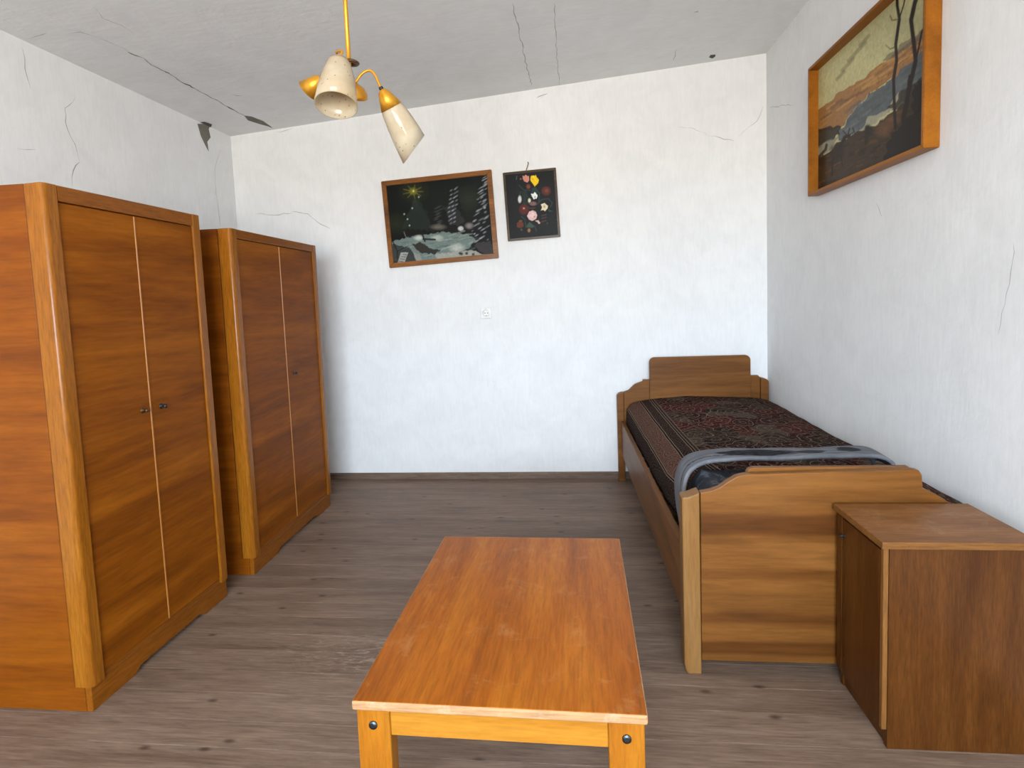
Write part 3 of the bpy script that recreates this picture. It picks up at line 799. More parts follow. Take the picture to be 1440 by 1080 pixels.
bl = cloth('folded_blanket', bl_f, 90, 14, 0.013, MAT['blanket'], lambda u, v: (u, v))
tag(bl, 'stiff grey blanket with dark oval pattern arched across the bed foot', 'blanket')

# crumpled dark cloth between blanket and footboard
def cl_mat():
    s = NT('dark_blue_cloth'); v = s.coords()
    n = s.noise(v, 14, 5, 0.7, 1.0)
    c = s.ramp(n, [(0.36, (0.006, 0.008, 0.014, 1)), (0.52, (0.016, 0.022, 0.034, 1)), (0.60, (0.075, 0.088, 0.11, 1)), (0.66, (0.025, 0.012, 0.014, 1))])
    s.col(c); s.rough(0.85); s.bump(n, 0.4, 0.01); return s.m
def cr_f(u, v):
    x_ = fl+0.075+0.74*u; y_ = YF+0.068+0.25*v
    z_ = 0.609 + 0.012*(1-v) + 0.014*mnoise.noise(Vector((u*14, v*3, 7)))*(1-0.5*v) + 0.009*mnoise.noise(Vector((u*33, v*7, 2)))*(1-0.5*v) - 0.10*max(0, 1-u/0.07)**2
    z_ -= 0.02*max(0, (u-0.85)/0.15)
    return Vector((x_, y_, z_))
crl = cloth('crumpled_cloth', cr_f, 110, 16, 0.012, cl_mat())
tag(crl, 'crumpled dark blue cloth tucked between grey blanket and footboard', 'cloth')

# ------------------------------------------------------------------ bedside cabinet
NX0, NX1, NY0, NY1, NZ = 0.812, 1.212, 1.572, 1.862, 0.600
nb = empty('bedside_cabinet', ((NX0+NX1)/2, (NY0+NY1)/2, 0), 0, 'brown veneered bedside cabinet with scuffed top in front of the bed footboard', 'cabinet')
def npart(name, bm, mat, parent=None, smooth=False):
    o = mesh_obj(name, bm, mat, parent or nb, smooth)
    if parent is None: o.location = (-(NX0+NX1)/2, -(NY0+NY1)/2, 0)
    return o
bm = nbox(NX0, NX1, NY0, NY1, NZ-0.020, NZ, 0.002, 2)
tp = npart('cabinet_top', bm, MAT['n_top']); tp.data.materials.append(MAT['n_edge'])
for p_ in tp.data.polygons:
    if abs(p_.normal.z) < 0.8: p_.material_index = 1
bx0, bx1, by0, by1 = NX0+0.024, NX1-0.004, NY0+0.010, NY1-0.004
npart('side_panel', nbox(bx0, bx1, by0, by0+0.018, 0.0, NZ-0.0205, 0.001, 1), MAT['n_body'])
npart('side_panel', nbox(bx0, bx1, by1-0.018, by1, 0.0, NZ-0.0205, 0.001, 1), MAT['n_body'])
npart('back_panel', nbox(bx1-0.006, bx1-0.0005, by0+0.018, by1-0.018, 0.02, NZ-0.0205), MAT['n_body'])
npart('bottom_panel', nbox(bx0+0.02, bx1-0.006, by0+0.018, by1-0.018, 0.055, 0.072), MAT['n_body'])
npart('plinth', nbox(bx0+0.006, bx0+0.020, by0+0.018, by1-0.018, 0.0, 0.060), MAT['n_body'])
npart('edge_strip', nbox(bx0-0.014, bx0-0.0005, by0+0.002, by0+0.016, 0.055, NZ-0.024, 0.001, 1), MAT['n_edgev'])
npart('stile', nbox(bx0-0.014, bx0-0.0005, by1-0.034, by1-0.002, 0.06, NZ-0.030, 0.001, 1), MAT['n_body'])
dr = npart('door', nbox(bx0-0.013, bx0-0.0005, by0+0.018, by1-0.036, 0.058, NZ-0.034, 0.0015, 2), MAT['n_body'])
npart('key_knob', lathe([(0, 0), (0.007, 0), (0.007, 0.002), (0.003, 0.003), (0.003, 0.008), (0.006, 0.010), (0.006, 0.014), (0, 0.015)], Vector((bx0-0.013, by1-0.046, NZ-0.085)), Vector((-1, 0, 0)), 14), MAT['steel'], dr)

# ------------------------------------------------------------------ pictures
class Paint:
    """tiny raster painter working on arrays of crop coordinates"""
    def __init__(s, U, V, bg):
        s.U, s.V = U, V; s.C = np.zeros(U.shape+(3,)); s.C[:] = s.lin(bg)
        s.rng = np.random.default_rng(3)
    def lin(s, c): return np.array(srgb(*c)[:3])
    def put(s, mask, c, a=1.0):
        w = np.clip(mask*a, 0, 1)[..., None]; s.C = s.C*(1-w)+s.lin(c)*w
    def ell(s, x, y, rx, ry, c, a=1.0, soft=0.25, rot=0.0):
        dx, dy = s.U-x, s.V-y; cs, sn = math.cos(rot), math.sin(rot)
        d = np.sqrt(((dx*cs+dy*sn)/rx)**2+((-dx*sn+dy*cs)/ry)**2)
        s.put(np.clip((1+soft-d)/(2*soft), 0, 1), c, a)
    def poly(s, pts, c, a=1.0, nz=0.0):
        U, V = s.U, s.V
        if nz:
            U = U+nz*(np.sin(V*0.09)+np.sin(U*0.07+1.3)); V = V+nz*(np.sin(U*0.11)+np.sin(V*0.05+2))
        m = np.zeros(U.shape, bool); n = len(pts)
        for i in range(n):
            x1_, y1_ = pts[i]; x2_, y2_ = pts[(i+1) % n]
            if y1_ == y2_: continue
            m ^= ((y1_ > V) != (y2_ > V)) & (U < (x2_-x1_)*(V-y1_)/(y2_-y1_)+x1_)
        s.put(m.astype(float), c, a)
    def line(s, pts, w, c, a=1.0):
        D = np.full(s.U.shape, 1e9)
        for (x1_, y1_), (x2_, y2_) in zip(pts, pts[1:]):
            dx, dy = x2_-x1_, y2_-y1_; L = dx*dx+dy*dy+1e-9
            t = np.clip(((s.U-x1_)*dx+(s.V-y1_)*dy)/L, 0, 1)
            D = np.minimum(D, np.hypot(s.U-x1_-t*dx, s.V-y1_-t*dy))
        s.put(np.clip((w*0.5-D)/(w*0.25)+0.5, 0, 1), c, a)

def canvas(name, o_, ex, ey, w, h, nx, ny, crop, painter, parent, mat, off):
    """canvas grid; o_ lower left corner, ex/ey unit axes"""
    me = bpy.data.meshes.new(name)
    ii, jj = np.meshgrid(np.arange(nx+1), np.arange(ny+1), indexing='xy')
    P = np.array(o_)[None, None]+np.array(ex)*(ii/nx*w)[..., None]+np.array(ey)*(jj/ny*h)[..., None]
    d = P-np.array(_C); f_ = d@np.array(_F)
    U = CX+FPX*(d@np.array(_R))/f_; V = CY-FPX*(d@np.array(_U))/f_
    pt = painter((U-crop[0])*crop[2], (V-crop[1])*crop[2])
    verts = P.reshape(-1, 3)-np.array(off)
    idx = (jj*(nx+1)+ii)
    fc = np.stack([idx[:-1, :-1], idx[:-1, 1:], idx[1:, 1:], idx[1:, :-1]], -1).reshape(-1, 4)
    me.from_pydata(verts.tolist(), [], fc.tolist())
    at = me.color_attributes.new('paint', 'FLOAT_COLOR', 'POINT')
    at.data.foreach_set('color', np.concatenate([pt.C.reshape(-1, 3), np.ones((verts.shape[0], 1))], 1).astype(np.float32).ravel())
    me.materials.append(mat)
    o = bpy.data.objects.new(name, me); COL.objects.link(o); o.parent = parent
    return o

def paint_mat(name, rough):
    s = NT(name); a = s.n('ShaderNodeVertexColor', layer_name='paint')
    n = s.noise(s.coords(), 60, 5, 0.7)
    s.col(s.mix(1.0, a.outputs['Color'], s.ramp(n, [(0.3, bw(0.75)), (0.7, bw(1.1))]), 'MULTIPLY')); s.rough(rough)
    s.b.inputs['Specular IOR Level'].default_value = 0.12
    s.bump(n, 0.2, 0.001); return s.m
MAT['oil'] = paint_mat('oil_paint', 0.35); MAT['flat_paint'] = paint_mat('glass_paint', 0.45)

def framed(name, corner, ex, n, w, h, fw, fd, mat, label, crop, painter, pmat, nx, ny, recess, bev=0.003):
    """corner = lower left corner on the wall, ex = direction of the bottom edge, n = wall normal"""
    ex = Vector(ex).normalized(); n = Vector(n); ey = n.cross(ex).normalized()
    c = Vector(corner); t = empty(name, c + ex*(w/2), 0, label, 'picture')
    off = c + ex*(w/2)
    def member(pts):
        bm = bmesh.new()
        A = [bm.verts.new(c+ex*a+ey*b-off) for a, b in pts]; B = [bm.verts.new(c+ex*a+ey*b+n*fd-off) for a, b in pts]
        bm.faces.new(A); bm.faces.new(B[::-1])
        for i in range(4): bm.faces.new((A[i], B[i], B[(i+1) % 4], A[(i+1) % 4]))
        bmesh.ops.recalc_face_normals(bm, faces=bm.faces[:])
        bmesh.ops.bevel(bm, geom=bm.edges[:], offset=bev, segments=2, affect='EDGES')
        mesh_obj('frame_member', bm, mat, t)
    e_ = 0.0003
    member([(e_, 0), (w-e_, 0), (w-fw-e_, fw), (fw+e_, fw)]); member([(fw+e_, h-fw), (w-fw-e_, h-fw), (w-e_, h), (e_, h)])
    member([(0, e_), (fw, fw+e_), (fw, h-fw-e_), (0, h-e_)]); member([(w-fw, fw+e_), (w, e_), (w, h-e_), (w-fw, h-fw-e_)])
    canvas('canvas', c+ex*fw*0.9+ey*fw*0.9+n*(fd-recess), ex, ey, w-1.8*fw, h-1.8*fw, nx, ny, crop, painter, t, pmat, off)
    bm = bmesh.new()
    A = [bm.verts.new(c+ex*a+ey*b+n*d_-off) for d_ in (0.001, fd-recess-0.002) for a, b in ((fw*.8, fw*.8), (w-fw*.8, fw*.8), (w-fw*.8, h-fw*.8), (fw*.8, h-fw*.8))]
    for q in ((3, 2, 1, 0), (4, 5, 6, 7), (0, 1, 5, 4), (1, 2, 6, 5), (2, 3, 7, 6), (3, 0, 4, 7)): bm.faces.new([A[i] for i in q])
    mesh_obj('backing', bm, MAT['frame2'], t)
    return t

def paint_winter(U, V):
    p = Paint(U, V, (9, 11, 10))
    p.ell(700, 350, 520, 220, (17, 24, 18), 0.8, 0.9); p.ell(900, 340, 90, 80, (38, 46, 34), 0.8, 0.8)
    p.ell(180, 590, 90, 70, (36, 42, 26), 0.8, 0.8)
    p.poly([(365, 330), (250, 640), (560, 660), (440, 380)], (28, 38, 32), 0.75, 6)
    for k_ in range(14): p.line([(370, 340), (250+k_*24, 640)], 5, (48, 58, 50), 0.35)
    p.ell(360, 270, 95, 70, (40, 44, 20), 0.9, 0.8)
    for a_ in range(9):
        an = a_*0.7; p.line([(355, 275), (355+100*math.cos(an), 275+65*math.sin(an))], 9, (106, 104, 50), 0.7)
    p.ell(355, 272, 34, 30, (126, 122, 40), 0.9, 0.5); p.ell(358, 270, 8, 10, (226, 216, 130))
    for x_, y_ in ((410, 328), (347, 438), (268, 495), (320, 607), (300, 545)): p.ell(x_, y_, 7, 8, (190, 195, 180), 0.9)
    for x_ in (610, 780): 
        p.poly([(x_, 250 if x_ > 700 else 390), (x_-110, 650), (x_+120, 650)], (10, 14, 13), 0.9, 6)
    p.poly([(650, 420), (760, 390), (860, 560), (800, 620), (720, 600)], (44, 46, 46), 0.7, 6)
    rg = p.rng
    for k_ in range(26):
        y_ = 235+k_*14; x_ = 790-(k_ % 3)*26-k_*1.5+rg.uniform(-10, 10); p.ell(x_, y_, 15, 6, (150, 156, 160), rg.uniform(0.25, 0.9), 0.5, -0.6)
    for k_ in range(12): p.ell(600+rg.uniform(-30, 30), 420+k_*16, 24, 5, (80, 86, 82), 0.5, 0.5, -0.3)
    # frozen lake
    p.poly([(150, 765), (400, 708), (640, 664), (905, 694), (965, 750), (900, 830), (640, 950), (380, 960), (150, 960)], (108, 124, 120), 1, 5)
    for k_ in range(42):
        x_ = rg.uniform(200, 900); y_ = rg.uniform(690, 930)
        p.line([(x_, y_), (x_+rg.uniform(60, 170), y_-rg.uniform(5, 55))], rg.uniform(4, 14), [(84, 104, 102), (150, 160, 152), (60, 72, 70), (132, 146, 140)][k_ % 4], 0.5)
    p.ell(410, 728, 38, 22, (196, 204, 196), 0.9, 0.6); p.ell(590, 728, 50, 24, (182, 188, 178), 0.8, 0.6); p.ell(785, 828, 60, 34, (188, 192, 184), 0.8, 0.7)
    p.poly([(350, 790), (440, 770), (520, 830), (640, 850), (560, 890), (420, 880)], (38, 34, 30), 0.95, 5)
    p.line([(440, 680), (470, 760)], 16, (20, 20, 20)); p.line([(455, 740), (570, 745)], 18, (26, 25, 25))
    p.poly([(560, 890), (700, 880), (900, 855), (960, 855), (1070, 915), (600, 950)], (156, 158, 148), 0.9, 5)
    for x_, y_ in ((830, 885), (880, 880), (945, 890), (815, 880)): p.ell(x_, y_, 14, 14, (30, 32, 32), 0.9)
    p.poly([(950, 800), (1010, 770), (1150, 765), (1150, 905), (1070, 915)], (52, 50, 52), 1, 4)
    p.poly([(150, 780), (330, 830), (400, 960), (150, 970)], (34, 36, 36), 0.85, 4)
    p.poly([(235, 870), (310, 870), (270, 970), (205, 970)], (160, 162, 156), 0.95)
    for k_ in range(4): p.line([(255-k_*12, 890+k_*22), (295-k_*12, 895+k_*22)], 6, (40, 40, 40))
    p.poly([(355, 870), (420, 890), (450, 960), (390, 965)], (140, 142, 134), 0.9)
    p.line([(265, 670), (330, 840)], 8, (110, 116, 112), 0.8); p.line([(155, 760), (200, 860), (200, 930)], 9, (14, 14, 14)); p.line([(200, 860), (300, 810)], 6, (20, 20, 20))
    p.ell(822, 637, 26, 22, (196, 198, 200), 0.95); p.ell(905, 610, 34, 26, (140, 132, 132), 0.8, 0.5); p.ell(600, 622, 60, 22, (112, 108, 96), 0.8, 0.6)
    p.poly([(1060, 110), (920, 720), (1130, 780)], (12, 15, 15), 0.9, 8)
    for k_ in range(46):
        y_ = 135+k_*14.2; sp = 20+k_*1.7; x_ = 1050-k_*1.1+rg.uniform(-sp, sp)
        p.ell(min(x_, 1105), y_, rg.uniform(10, 28), rg.uniform(4, 9), (160, 166, 170), rg.uniform(0.3, 0.95), 0.5, -0.55)
    return p

def paint_flowers(U, V):
    p = Paint(U, V, (25, 27, 29))
    lf = (44, 62, 60)
    for pts in ([(350, 400), (330, 560), (420, 620)], [(470, 350), (530, 420), (520, 530)], [(500, 560), (560, 500), (640, 490), (690, 540), (670, 590)], [(300, 715), (350, 760), (350, 850)], [(370, 850), (470, 840), (490, 900)], [(290, 400), (270, 460)], [(410, 380), (330, 380), (270, 320)]):
        p.line(pts, 16, lf, 0.8)
    p.poly([(440, 350), (480, 350), (510, 420), (420, 430)], (36, 60, 58)); p.poly([(300, 400), (360, 380), (420, 560), (340, 560), (310, 480)], (34, 48, 46), 0.8)
    p.poly([(350, 850), (400, 780), (460, 830), (440, 860)], (52, 78, 70)); p.poly([(630, 620), (700, 650), (650, 655)], (40, 70, 62))
    p.line([(240, 205), (235, 245)], 12, (78, 84, 92)); p.ell(290, 240, 10, 10, (140, 120, 40))
    p.poly([(315, 195), (335, 205), (352, 183), (372, 205), (395, 200), (398, 260), (375, 285), (335, 270), (318, 240)], (205, 138, 122))
    p.poly([(415, 205), (440, 195), (470, 200), (482, 182), (490, 215), (520, 250), (510, 295), (468, 335), (440, 295), (415, 260)], (238, 200, 22))
    p.ell(440, 240, 12, 14, (190, 150, 20), 0.6); p.ell(387, 335, 24, 28, (128, 70, 48), 0.9)
    p.ell(612, 392, 54, 54, (92, 44, 36)); p.ell(618, 388, 22, 22, (120, 66, 50), 0.8); 
    p.poly([(418, 425), (450, 430), (465, 405), (485, 425), (505, 450), (490, 490), (455, 495), (435, 465)], (228, 232, 230))
    p.ell(470, 470, 10, 16, (90, 110, 104), 0.7)
    p.ell(278, 497, 21, 44, (206, 210, 208)); p.ell(400, 512, 17, 26, (216, 214, 190)); p.ell(446, 553, 44, 25, (122, 92, 88)); p.ell(440, 608, 36, 9, (70, 56, 50))
    p.ell(332, 625, 60, 62, (90, 38, 34)); p.ell(330, 615, 26, 26, (116, 50, 42), 0.8); p.ell(330, 612, 8, 8, (220, 190, 160))
    p.poly([(545, 560), (590, 545), (635, 580), (630, 610), (600, 650), (580, 630), (545, 640), (560, 600)], (222, 214, 180)); p.ell(590, 590, 14, 16, (150, 140, 90), 0.7)
    p.poly([(370, 710), (395, 655), (440, 635), (480, 655), (500, 700), (485, 745), (440, 770), (395, 755)], (222, 186, 184)); p.ell(440, 700, 30, 30, (236, 206, 204), 0.8)
    p.ell(463, 716, 10, 10, (176, 120, 128)); p.poly([(470, 770), (515, 760), (540, 800), (520, 812), (505, 790)], (208, 176, 172))
    for y_ in (700, 735, 775): p.line([(555, y_+6), (610, y_-8)], 14, (84, 58, 60), 0.8)
    p.poly([(240, 800), (280, 770), (320, 790), (330, 840), (290, 860), (245, 850)], (98, 50, 38)); p.ell(290, 770, 24, 10, (110, 84, 50), 0.8)
    p.ell(395, 890, 18, 24, (150, 104, 74)); p.ell(300, 882, 14, 14, (70, 80, 50)); p.ell(626, 800, 10, 10, (60, 72, 60))
    return p

def paint_deer(U, V):
    p = Paint(U, V, (196, 190, 140)); rg = p.rng
    p.ell(560, 120, 260, 140, (150, 148, 112), 0.6, 0.9); p.ell(180, 480, 160, 90, (194, 184, 130), 0.7, 0.9)
    for x_, y_, L_ in ((290, 280, 90), (330, 220, 50), (240, 350, 60), (200, 410, 40)): p.line([(x_-L_*.5, y_+L_*.55), (x_+L_*.5, y_-L_*.55)], 18, (110, 104, 78), 0.5)
    # sunlit ridge
    p.poly([(60, 615), (200, 500), (330, 420), (420, 345), (520, 285), (690, 120), (690, 300), (470, 430), (320, 540), (200, 690), (60, 720)], (158, 114, 66), 1, 3)
    for k_ in range(60):
        t_ = rg.uniform(0, 1); x_ = 80+t_*560; y_ = 610-t_*430+rg.uniform(0, 90); L_ = rg.uniform(30, 90)
        p.line([(x_, y_), (x_+L_, y_-L_*0.72)], rg.uniform(5, 13), [(120, 82, 54), (186, 136, 70), (104, 82, 68), (200, 156, 96)][k_ % 4], 0.55)
    p.poly([(420, 330), (520, 250), (690, 130), (690, 190), (560, 265), (470, 320)], (106, 96, 82), 0.7, 4)
    # misty valley
    p.poly([(190, 710), (320, 545), (470, 435), (690, 240), (690, 420), (480, 600), (330, 700), (190, 770)], (92, 100, 102), 1, 4)
    for k_ in range(36):
        x_ = rg.uniform(220, 600); y_ = 690-(x_-200)*0.72+rg.uniform(-70, 90); L_ = rg.uniform(30, 80)
        p.line([(x_, y_), (x_+L_, y_-L_*0.75)], rg.uniform(8, 20), [(76, 84, 88), (116, 122, 122), (66, 74, 78)][k_ % 3], 0.4)
    p.poly([(300, 715), (350, 640), (470, 590), (480, 530), (540, 490), (500, 580), (400, 660)], (170, 166, 140), 0.85, 3)
    # near slope
    p.poly([(60, 880), (200, 770), (310, 710), (440, 645), (520, 580), (580, 520), (690, 400), (690, 1100), (60, 1100)], (58, 44, 26), 1, 5)
    p.poly([(460, 590), (530, 500), (640, 420), (690, 420), (690, 560), (560, 600)], (52, 42, 34), 0.9, 5)
    for k_ in range(110):
        x_ = rg.uniform(80, 660); y_ = rg.uniform(860-(x_-80)*0.62, 1020-(x_-80)*0.3); L_ = rg.uniform(14, 50)
        p.line([(x_, y_), (x_+L_, y_-L_*rg.uniform(0.2, 0.7))], rg.uniform(6, 18), [(84, 58, 30), (34, 28, 20), (98, 64, 30), (24, 22, 16), (62, 50, 34)][k_ % 5], 0.6)
    p.poly([(480, 720), (660, 560), (660, 800), (430, 900)], (18, 15, 11), 0.85, 8); p.poly([(590, 460), (680, 420), (680, 620), (580, 620)], (16, 14, 11), 0.85, 8)
    p.poly([(60, 700), (140, 680), (200, 680), (205, 730), (100, 790), (60, 800)], (38, 36, 32), 0.95, 6)
    p.poly([(70, 800), (140, 760), (200, 745), (110, 840), (70, 860)], (128, 128, 120), 0.8, 4)
    for x_, y_ in ((450, 690), (430, 720), (480, 650)): p.ell(x_, y_, 34, 20, (122, 84, 56), 0.6, 0.7)
    # bare trees
    ink = (34, 22, 16)
    p.line([(505, -60), (508, 30), (520, 100), (500, 240), (505, 330), (488, 430), (492, 560), (498, 700)], 17, ink)
    p.line([(520, 100), (545, 20), (555, -60)], 7, ink); p.line([(515, 105), (480, 110), (470, 85)], 6, (92, 52, 30)); p.line([(500, 255), (470, 265), (445, 245)], 5, ink)
    p.line([(640, -90), (605, 10), (583, 110), (600, 250), (608, 330), (580, 450), (560, 560), (540, 660)], 23, ink)
    p.line([(672, 100), (640, 180), (622, 270), (610, 320)], 10, ink); p.line([(575, 410), (560, 520), (535, 640)], 12, ink)
    # deer
    deer = (38, 26, 16)
    p.ell(180, 825, 36, 44, deer, 0.95, 0.3); p.line([(190, 810), (225, 745), (245, 735)], 20, deer); p.line([(160, 850), (155, 950)], 11, deer); p.line([(205, 840), (210, 900)], 9, deer)
    p.line([(235, 735), (215, 710)], 6, deer); p.line([(240, 735), (250, 695)], 6, deer); p.line([(243, 735), (275, 715), (268, 695)], 6, deer)
    p.line([(345, 690), (340, 775)], 22, deer, 0.9); p.ell(352, 705, 22, 28, deer, 0.9); p.line([(85, 850), (120, 810), (125, 785)], 14, deer, 0.9); p.ell(100, 880, 22, 28, deer, 0.8)
    return p

# two pictures on the back wall, each a little askew
def quad_fit(TL_, TR_, BR_, BL_, Y):
    P = [px(*q, Y=Y) for q in (TL_, TR_, BR_, BL_)]
    ex = ((P[1]-P[0])+(P[2]-P[3])).normalized(); ex.y = 0; ex.normalize()
    w = ((P[1]-P[0]).length+(P[2]-P[3]).length)/2; h = ((P[0]-P[3]).length+(P[1]-P[2]).length)/2
    c = (P[0]+P[1]+P[2]+P[3])/4; ey = nB.cross(ex)
    return c-ex*(w/2)-ey*(h/2), ex, w, h
Yp = YB-0.022
c, ex, w, h = quad_fit((536.5, 255), (692, 238), (700, 363), (547, 377), Yp); c.y = YB-0.0005
framed('framed_picture', c, ex, nB, w, h, 0.034, 0.024, MAT['frame1'], 'framed dark winter night landscape painting with spruce trees on the back wall',
       (530, 230, 6.97), paint_winter, MAT['flat_paint'], 190, 150, 0.008)
c, ex, w, h = quad_fit((707, 243), (782, 235.5), (788, 333), (714, 339.5), YB-0.016); c.y = YB-0.0005
fp = framed('framed_picture', c, ex, nB, w, h, 0.016, 0.018, MAT['frame2'], 'small dark picture of colourful flowers hanging on a nail beside the winter landscape',
            (700, 225, 9.0), paint_flowers, MAT['flat_paint'], 110, 140, 0.005, 0.002)
# hanging loop and nail of the flower picture
nl = px(743, 231, Y=YB-0.01)
lp0 = fp.location
ey = nB.cross(Vector(ex))
ptop = c + Vector(ex)*(nl.x-c.x) + ey*h
hk = tube([ptop+nB*0.006-lp0, Vector((nl.x, YB-0.012, nl.z+0.004))-lp0], 0.0035, 8)
mesh_obj('hanging_loop', hk, plain('string_brass', (0.30, 0.20, 0.07, 1), 0.5, 0.4), fp, True)
nail = mesh_obj('nail', tube([(nl.x, YB-0.0002, nl.z+0.006), (nl.x-0.002, YB-0.022, nl.z+0.012)], 0.003, 8), MAT['steel'], None, True)
tag(nail, 'small nail in the back wall above the flower picture', 'nail')

# big picture on the right wall, frame standing proud of the wall
fd3 = 0.055
Xf = XR-fd3
yl = px(1136, 180, X=Xf).y; yr = px(1324, 105, X=XR).y
zb_ = (px(1135, 276, X=Xf).z*0.5+px(1296, 211, X=Xf).z*0.5); zt_ = px(1136, 97, X=Xf).z
c = Vector((XR-0.0005, yl, zb_))
framed('framed_picture', c, (0, -1, 0), nR, yl-yr, zt_-zb_, 0.016, fd3, MAT['frame3'],
       'large landscape painting with bare trees and deer in orange wooden frame on the right wall', (1130, 0, 3.857), paint_deer, MAT['oil'], 230, 170, 0.046, 0.002)

# ------------------------------------------------------------------ wall socket
sc_ = px(683.8, 440.2, Y=YB)
so = empty('wall_socket', (sc_.x, YB, sc_.z), 0, 'white electrical wall socket on the back wall below the two pictures', 'socket')
hs = 0.0385
bm = bmesh.new(); N_ = 48; rw = 0.0235
def sq_pt(a, h_):
    c_, s_ = math.cos(a), math.sin(a); k_ = h_/max(abs(c_), abs(s_)); return (c_*k_, s_*k_)
ringsets = []
for (fn, y_) in ((lambda a: sq_pt(a, hs), 0.0), (lambda a: sq_pt(a, hs), -0.0075), (lambda a: sq_pt(a, hs-0.003), -0.010), (lambda a: (rw*math.cos(a), rw*math.sin(a)), -0.010)):
    ringsets.append([bm.verts.new((fn(2*math.pi*q/N_)[0], y_, fn(2*math.pi*q/N_)[1])) for q in range(N_)])
for A_, B_ in zip(ringsets, ringsets[1:]):
    for q in range(N_): bm.faces.new((A_[q], A_[(q+1) % N_], B_[(q+1) % N_], B_[q]))
mesh_obj('cover_plate', bm, MAT['outlet'], so)
mesh_obj('plug_well', lathe([(0.0, 0.0015), (0.0205, 0.0015), (0.0215, 0.0025), (rw, 0.010)], Vector(), Vector((0, -1, 0)), 48), MAT['outlet'], so)
mesh_obj('well_rim', lathe([(rw, 0.0098), (rw, 0.0118), (rw+0.002, 0.0118), (rw+0.002, 0.0098)], Vector(), Vector((0, -1, 0)), 48), MAT['outlet'], so)
for sx in (-1, 1):
    mesh_obj('pin_hole', lathe([(0, 0.0018), (0.0026, 0.0018), (0.0026, 0.0034), (0.0036, 0.0034), (0.0036, 0.0015)], Vector((sx*0.0095, 0, 0.0)), Vector((0, -1, 0)), 12), MAT['steel'], so)
mesh_obj('earth_clip', nbox(-0.003, 0.003, -0.0085, -0.0012, -0.0205, -0.0165), MAT['steel'], so)

# ------------------------------------------------------------------ ceiling lamp
def glass_mat():
    s = NT('milk_glass_shade'); v = s.coords()
    n = s.noise(v, 12, 3)
    c = s.ramp(n, [(0.3, (0.60, 0.47, 0.29, 1)), (0.7, (0.74, 0.67, 0.53, 1))])
    vo = s.n('ShaderNodeTexVoronoi', feature='F1'); vo.inputs['Scale'].default_value = 75; s.l(v, vo.inputs['Vector'])
    wn_ = s.n('ShaderNodeTexWhiteNoise', noise_dimensions='3D'); s.l(vo.outputs['Position'], wn_.inputs['Vector'])
    dot = s.math('MULTIPLY', s.ramp(vo.outputs['Distance'], [(0.10, bw(1)), (0.19, bw(0))]), s.math('GREATER_THAN', wn_.outputs['Value'], 0.45))
    c = s.mix(s.math('MULTIPLY', dot, 0.85), c, (0.10, 0.085, 0.06, 1))
    s.col(c); s.rough(0.12)
    tr = s.n('ShaderNodeBsdfTranslucent'); s.l(c, tr.inputs['Color'])
    mx = s.n('ShaderNodeMixShader'); mx.inputs[0].default_value = 0.45
    s.l(s.b.outputs[0], mx.inputs[1]); s.l(tr.outputs[0], mx.inputs[2]); s.l(mx.outputs[0], s.out.inputs[0])
    return s.m
MAT['glass'] = glass_mat()
LY = 1.80
hub = px(492, 128, Y=LY); rx = px(489, 60, Y=LY).x
zc = cz(rx, LY)
lamp = empty('ceiling_lamp', (rx, LY, zc), 0, 'three-armed brass ceiling lamp with speckled cream glass shades, one shade missing', 'lamp')
O = Vector((rx, LY, zc))
def lpart(name, bm, mat, parent=None, smooth=True):
    bmesh.ops.translate(bm, verts=bm.verts[:], vec=-O)
    return mesh_obj(name, bm, mat, parent or lamp, smooth)
zcap = px(496, 88, Y=LY).z
lpart('ceiling_canopy', lathe([(0, 0.0), (0.055, 0.002), (0.052, -0.02), (0.03, -0.05), (0.012, -0.06), (0, -0.06)], O+Vector((0, 0, 0.002)), Vector((0, 0, 1)), 32), MAT['brass'])
lpart('rod', tube([(rx, LY, zc-0.055), (rx, LY, hub.z-0.03)], 0.0068, 16), MAT['brass'])
lpart('drip_disc', lathe([(0.007, -0.002), (0.022, -0.005), (0.026, 0.0), (0.022, 0.004), (0.007, 0.010)], Vector((rx+0.008, LY, zcap)), Vector((0.08, 0, 1)), 28, close=True), MAT['brass_dk'])
lpart('hub', lathe([(0, 0.030), (0.012, 0.028), (0.030, 0.020), (0.042, 0.006), (0.046, -0.004), (0.042, -0.008), (0.020, -0.016), (0, -0.018)], Vector((rx+0.006, LY+0.012, hub.z-0.002)), Vector((0.45, -0.45, 0.75)), 32), MAT['brass'])
lpart('rod_collar', lathe([(0.0068, -0.03), (0.010, -0.028), (0.010, 0.0), (0.0068, 0.004)], Vector((rx, LY, zcap-0.03)), Vector((0, 0, 1)), 16), MAT['brass'])

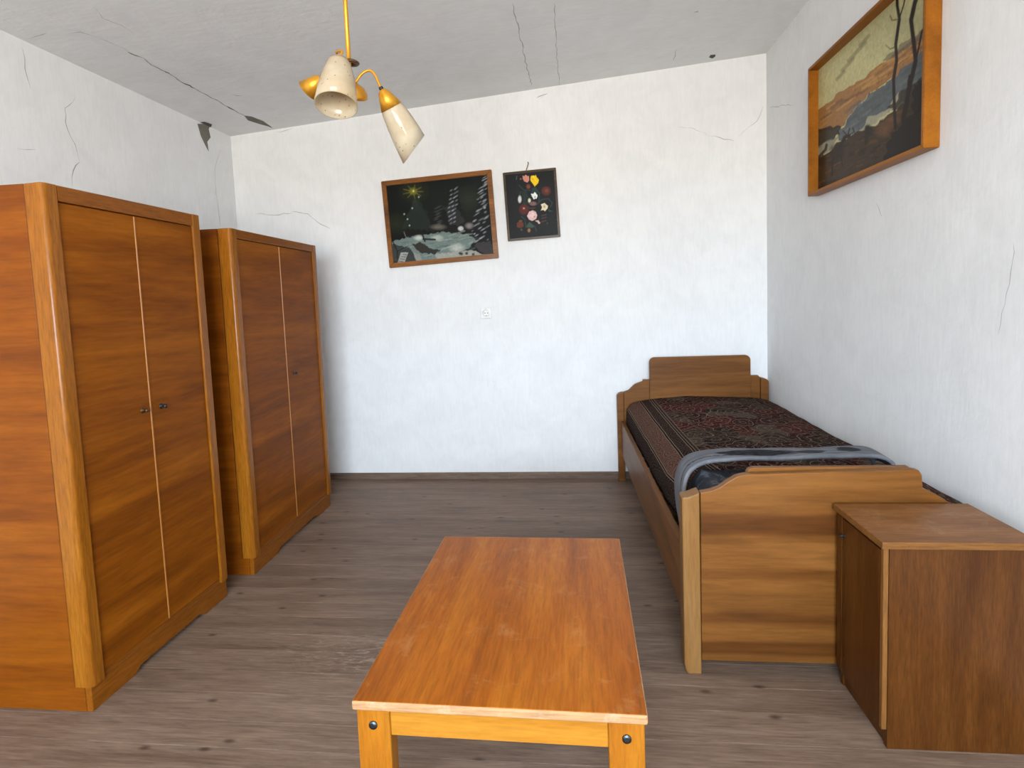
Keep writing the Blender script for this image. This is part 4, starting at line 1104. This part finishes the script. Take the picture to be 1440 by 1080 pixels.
def cup_and_shade(root, axis, shade, cut=0.0, outdir=None, cup_len=0.060, cup_r=0.0365, parent_arm=None, sh_len=0.155, r_end=0.054, sh_off=0.0):
    axis = axis.normalized()
    bm = lathe([(0.006, -0.004), (0.010, 0.0), (0.0165, 0.004), (0.024, 0.022), (cup_r, cup_len), (cup_r-0.0015, cup_len), (0.0225, 0.023), (0.015, 0.006), (0.0, 0.005)], root, axis, 32)
    lpart('shade_cup', bm, MAT['brass'])
    lpart('lamp_socket', lathe([(0, 0.008), (0.013, 0.008), (0.0135, 0.050), (0.011, 0.060), (0, 0.060)], root, axis, 20), MAT['black'])
    lpart('arm_nut', lathe([(0.0, -0.012), (0.006, -0.012), (0.0075, -0.006), (0.006, 0.0), (0, 0.0)], root, axis, 12), MAT['black'])
    if shade:
        s0_ = cup_len-0.006+sh_off
        def sl(dirv, hgt):
            k_ = max(0.0, (hgt-s0_)/sh_len)
            return -dirv.dot(outdir)*cut*k_ if outdir is not None else 0.0
        outer = [(cup_r-0.004, s0_), (cup_r+0.001, s0_+0.012), (cup_r+(r_end-cup_r)*0.50, s0_+sh_len*0.36), (cup_r+(r_end-cup_r)*0.80, s0_+sh_len*0.68), (r_end, s0_+sh_len)]
        inner = [(r-0.0028, h_) for r, h_ in outer[::-1]]
        lpart('glass_shade', lathe(outer+inner, root, axis, 48, close=True, slant=sl), MAT['glass'])

def L3(u, v, dy=0.0): return px(u, v, Y=LY+dy)
# right arm
r0 = L3(500, 116); r1 = L3(536.5, 126.5)
arm = spline([r0, L3(507, 106), L3(514, 100.5), L3(521, 99.5), L3(527, 105), L3(532, 116), L3(535.5, 124)], 6)
lpart('arm', tube(arm, 0.0042, 12), MAT['brass'])
axr = (px(581.5, 209.5, Y=LY+0.085)-L3(537.5, 127)); od = (L3(560, 120)-L3(540, 128)); od = (od - axr.normalized()*od.dot(axr.normalized())).normalized()
cup_and_shade(L3(537.5, 127), axr, True, 0.024, od, cup_len=0.056, sh_len=0.150)
# front arm, reaching towards the window
f0 = Vector((rx, LY-0.004, hub.z+0.012)); fr_root = px(477, 84, Y=LY-0.115)
arm = spline([f0, Vector((rx-0.004, LY-0.03, hub.z+0.055)), Vector((rx-0.010, LY-0.07, fr_root.z+0.040)), Vector((fr_root.x+0.004, LY-0.10, fr_root.z+0.030)), fr_root+Vector((0.001, 0.004, 0.010))], 6)
lpart('arm', tube(arm, 0.0042, 12), MAT['brass'])
fr_end = px(472.5, 150, Y=LY-0.172)
axf = fr_end-fr_root
cup_and_shade(fr_root, axf, True, 0.0, Vector((0, -1, 0)), cup_len=0.040, cup_r=0.034, sh_len=0.153, r_end=0.061, sh_off=-0.026)
# third arm, cup without its shade
b0 = Vector((rx-0.006, LY+0.01, hub.z+0.005)); br = px(451, 110, Y=LY+0.06)
arm = spline([b0, px(470, 100, Y=LY+0.03), px(461, 98, Y=LY+0.045), px(453, 106, Y=LY+0.058)], 6)
lpart('arm', tube(arm, 0.0042, 12), MAT['brass'])
cup_and_shade(br, px(431, 131, Y=LY+0.075)-br, False, cup_len=0.062, cup_r=0.038)
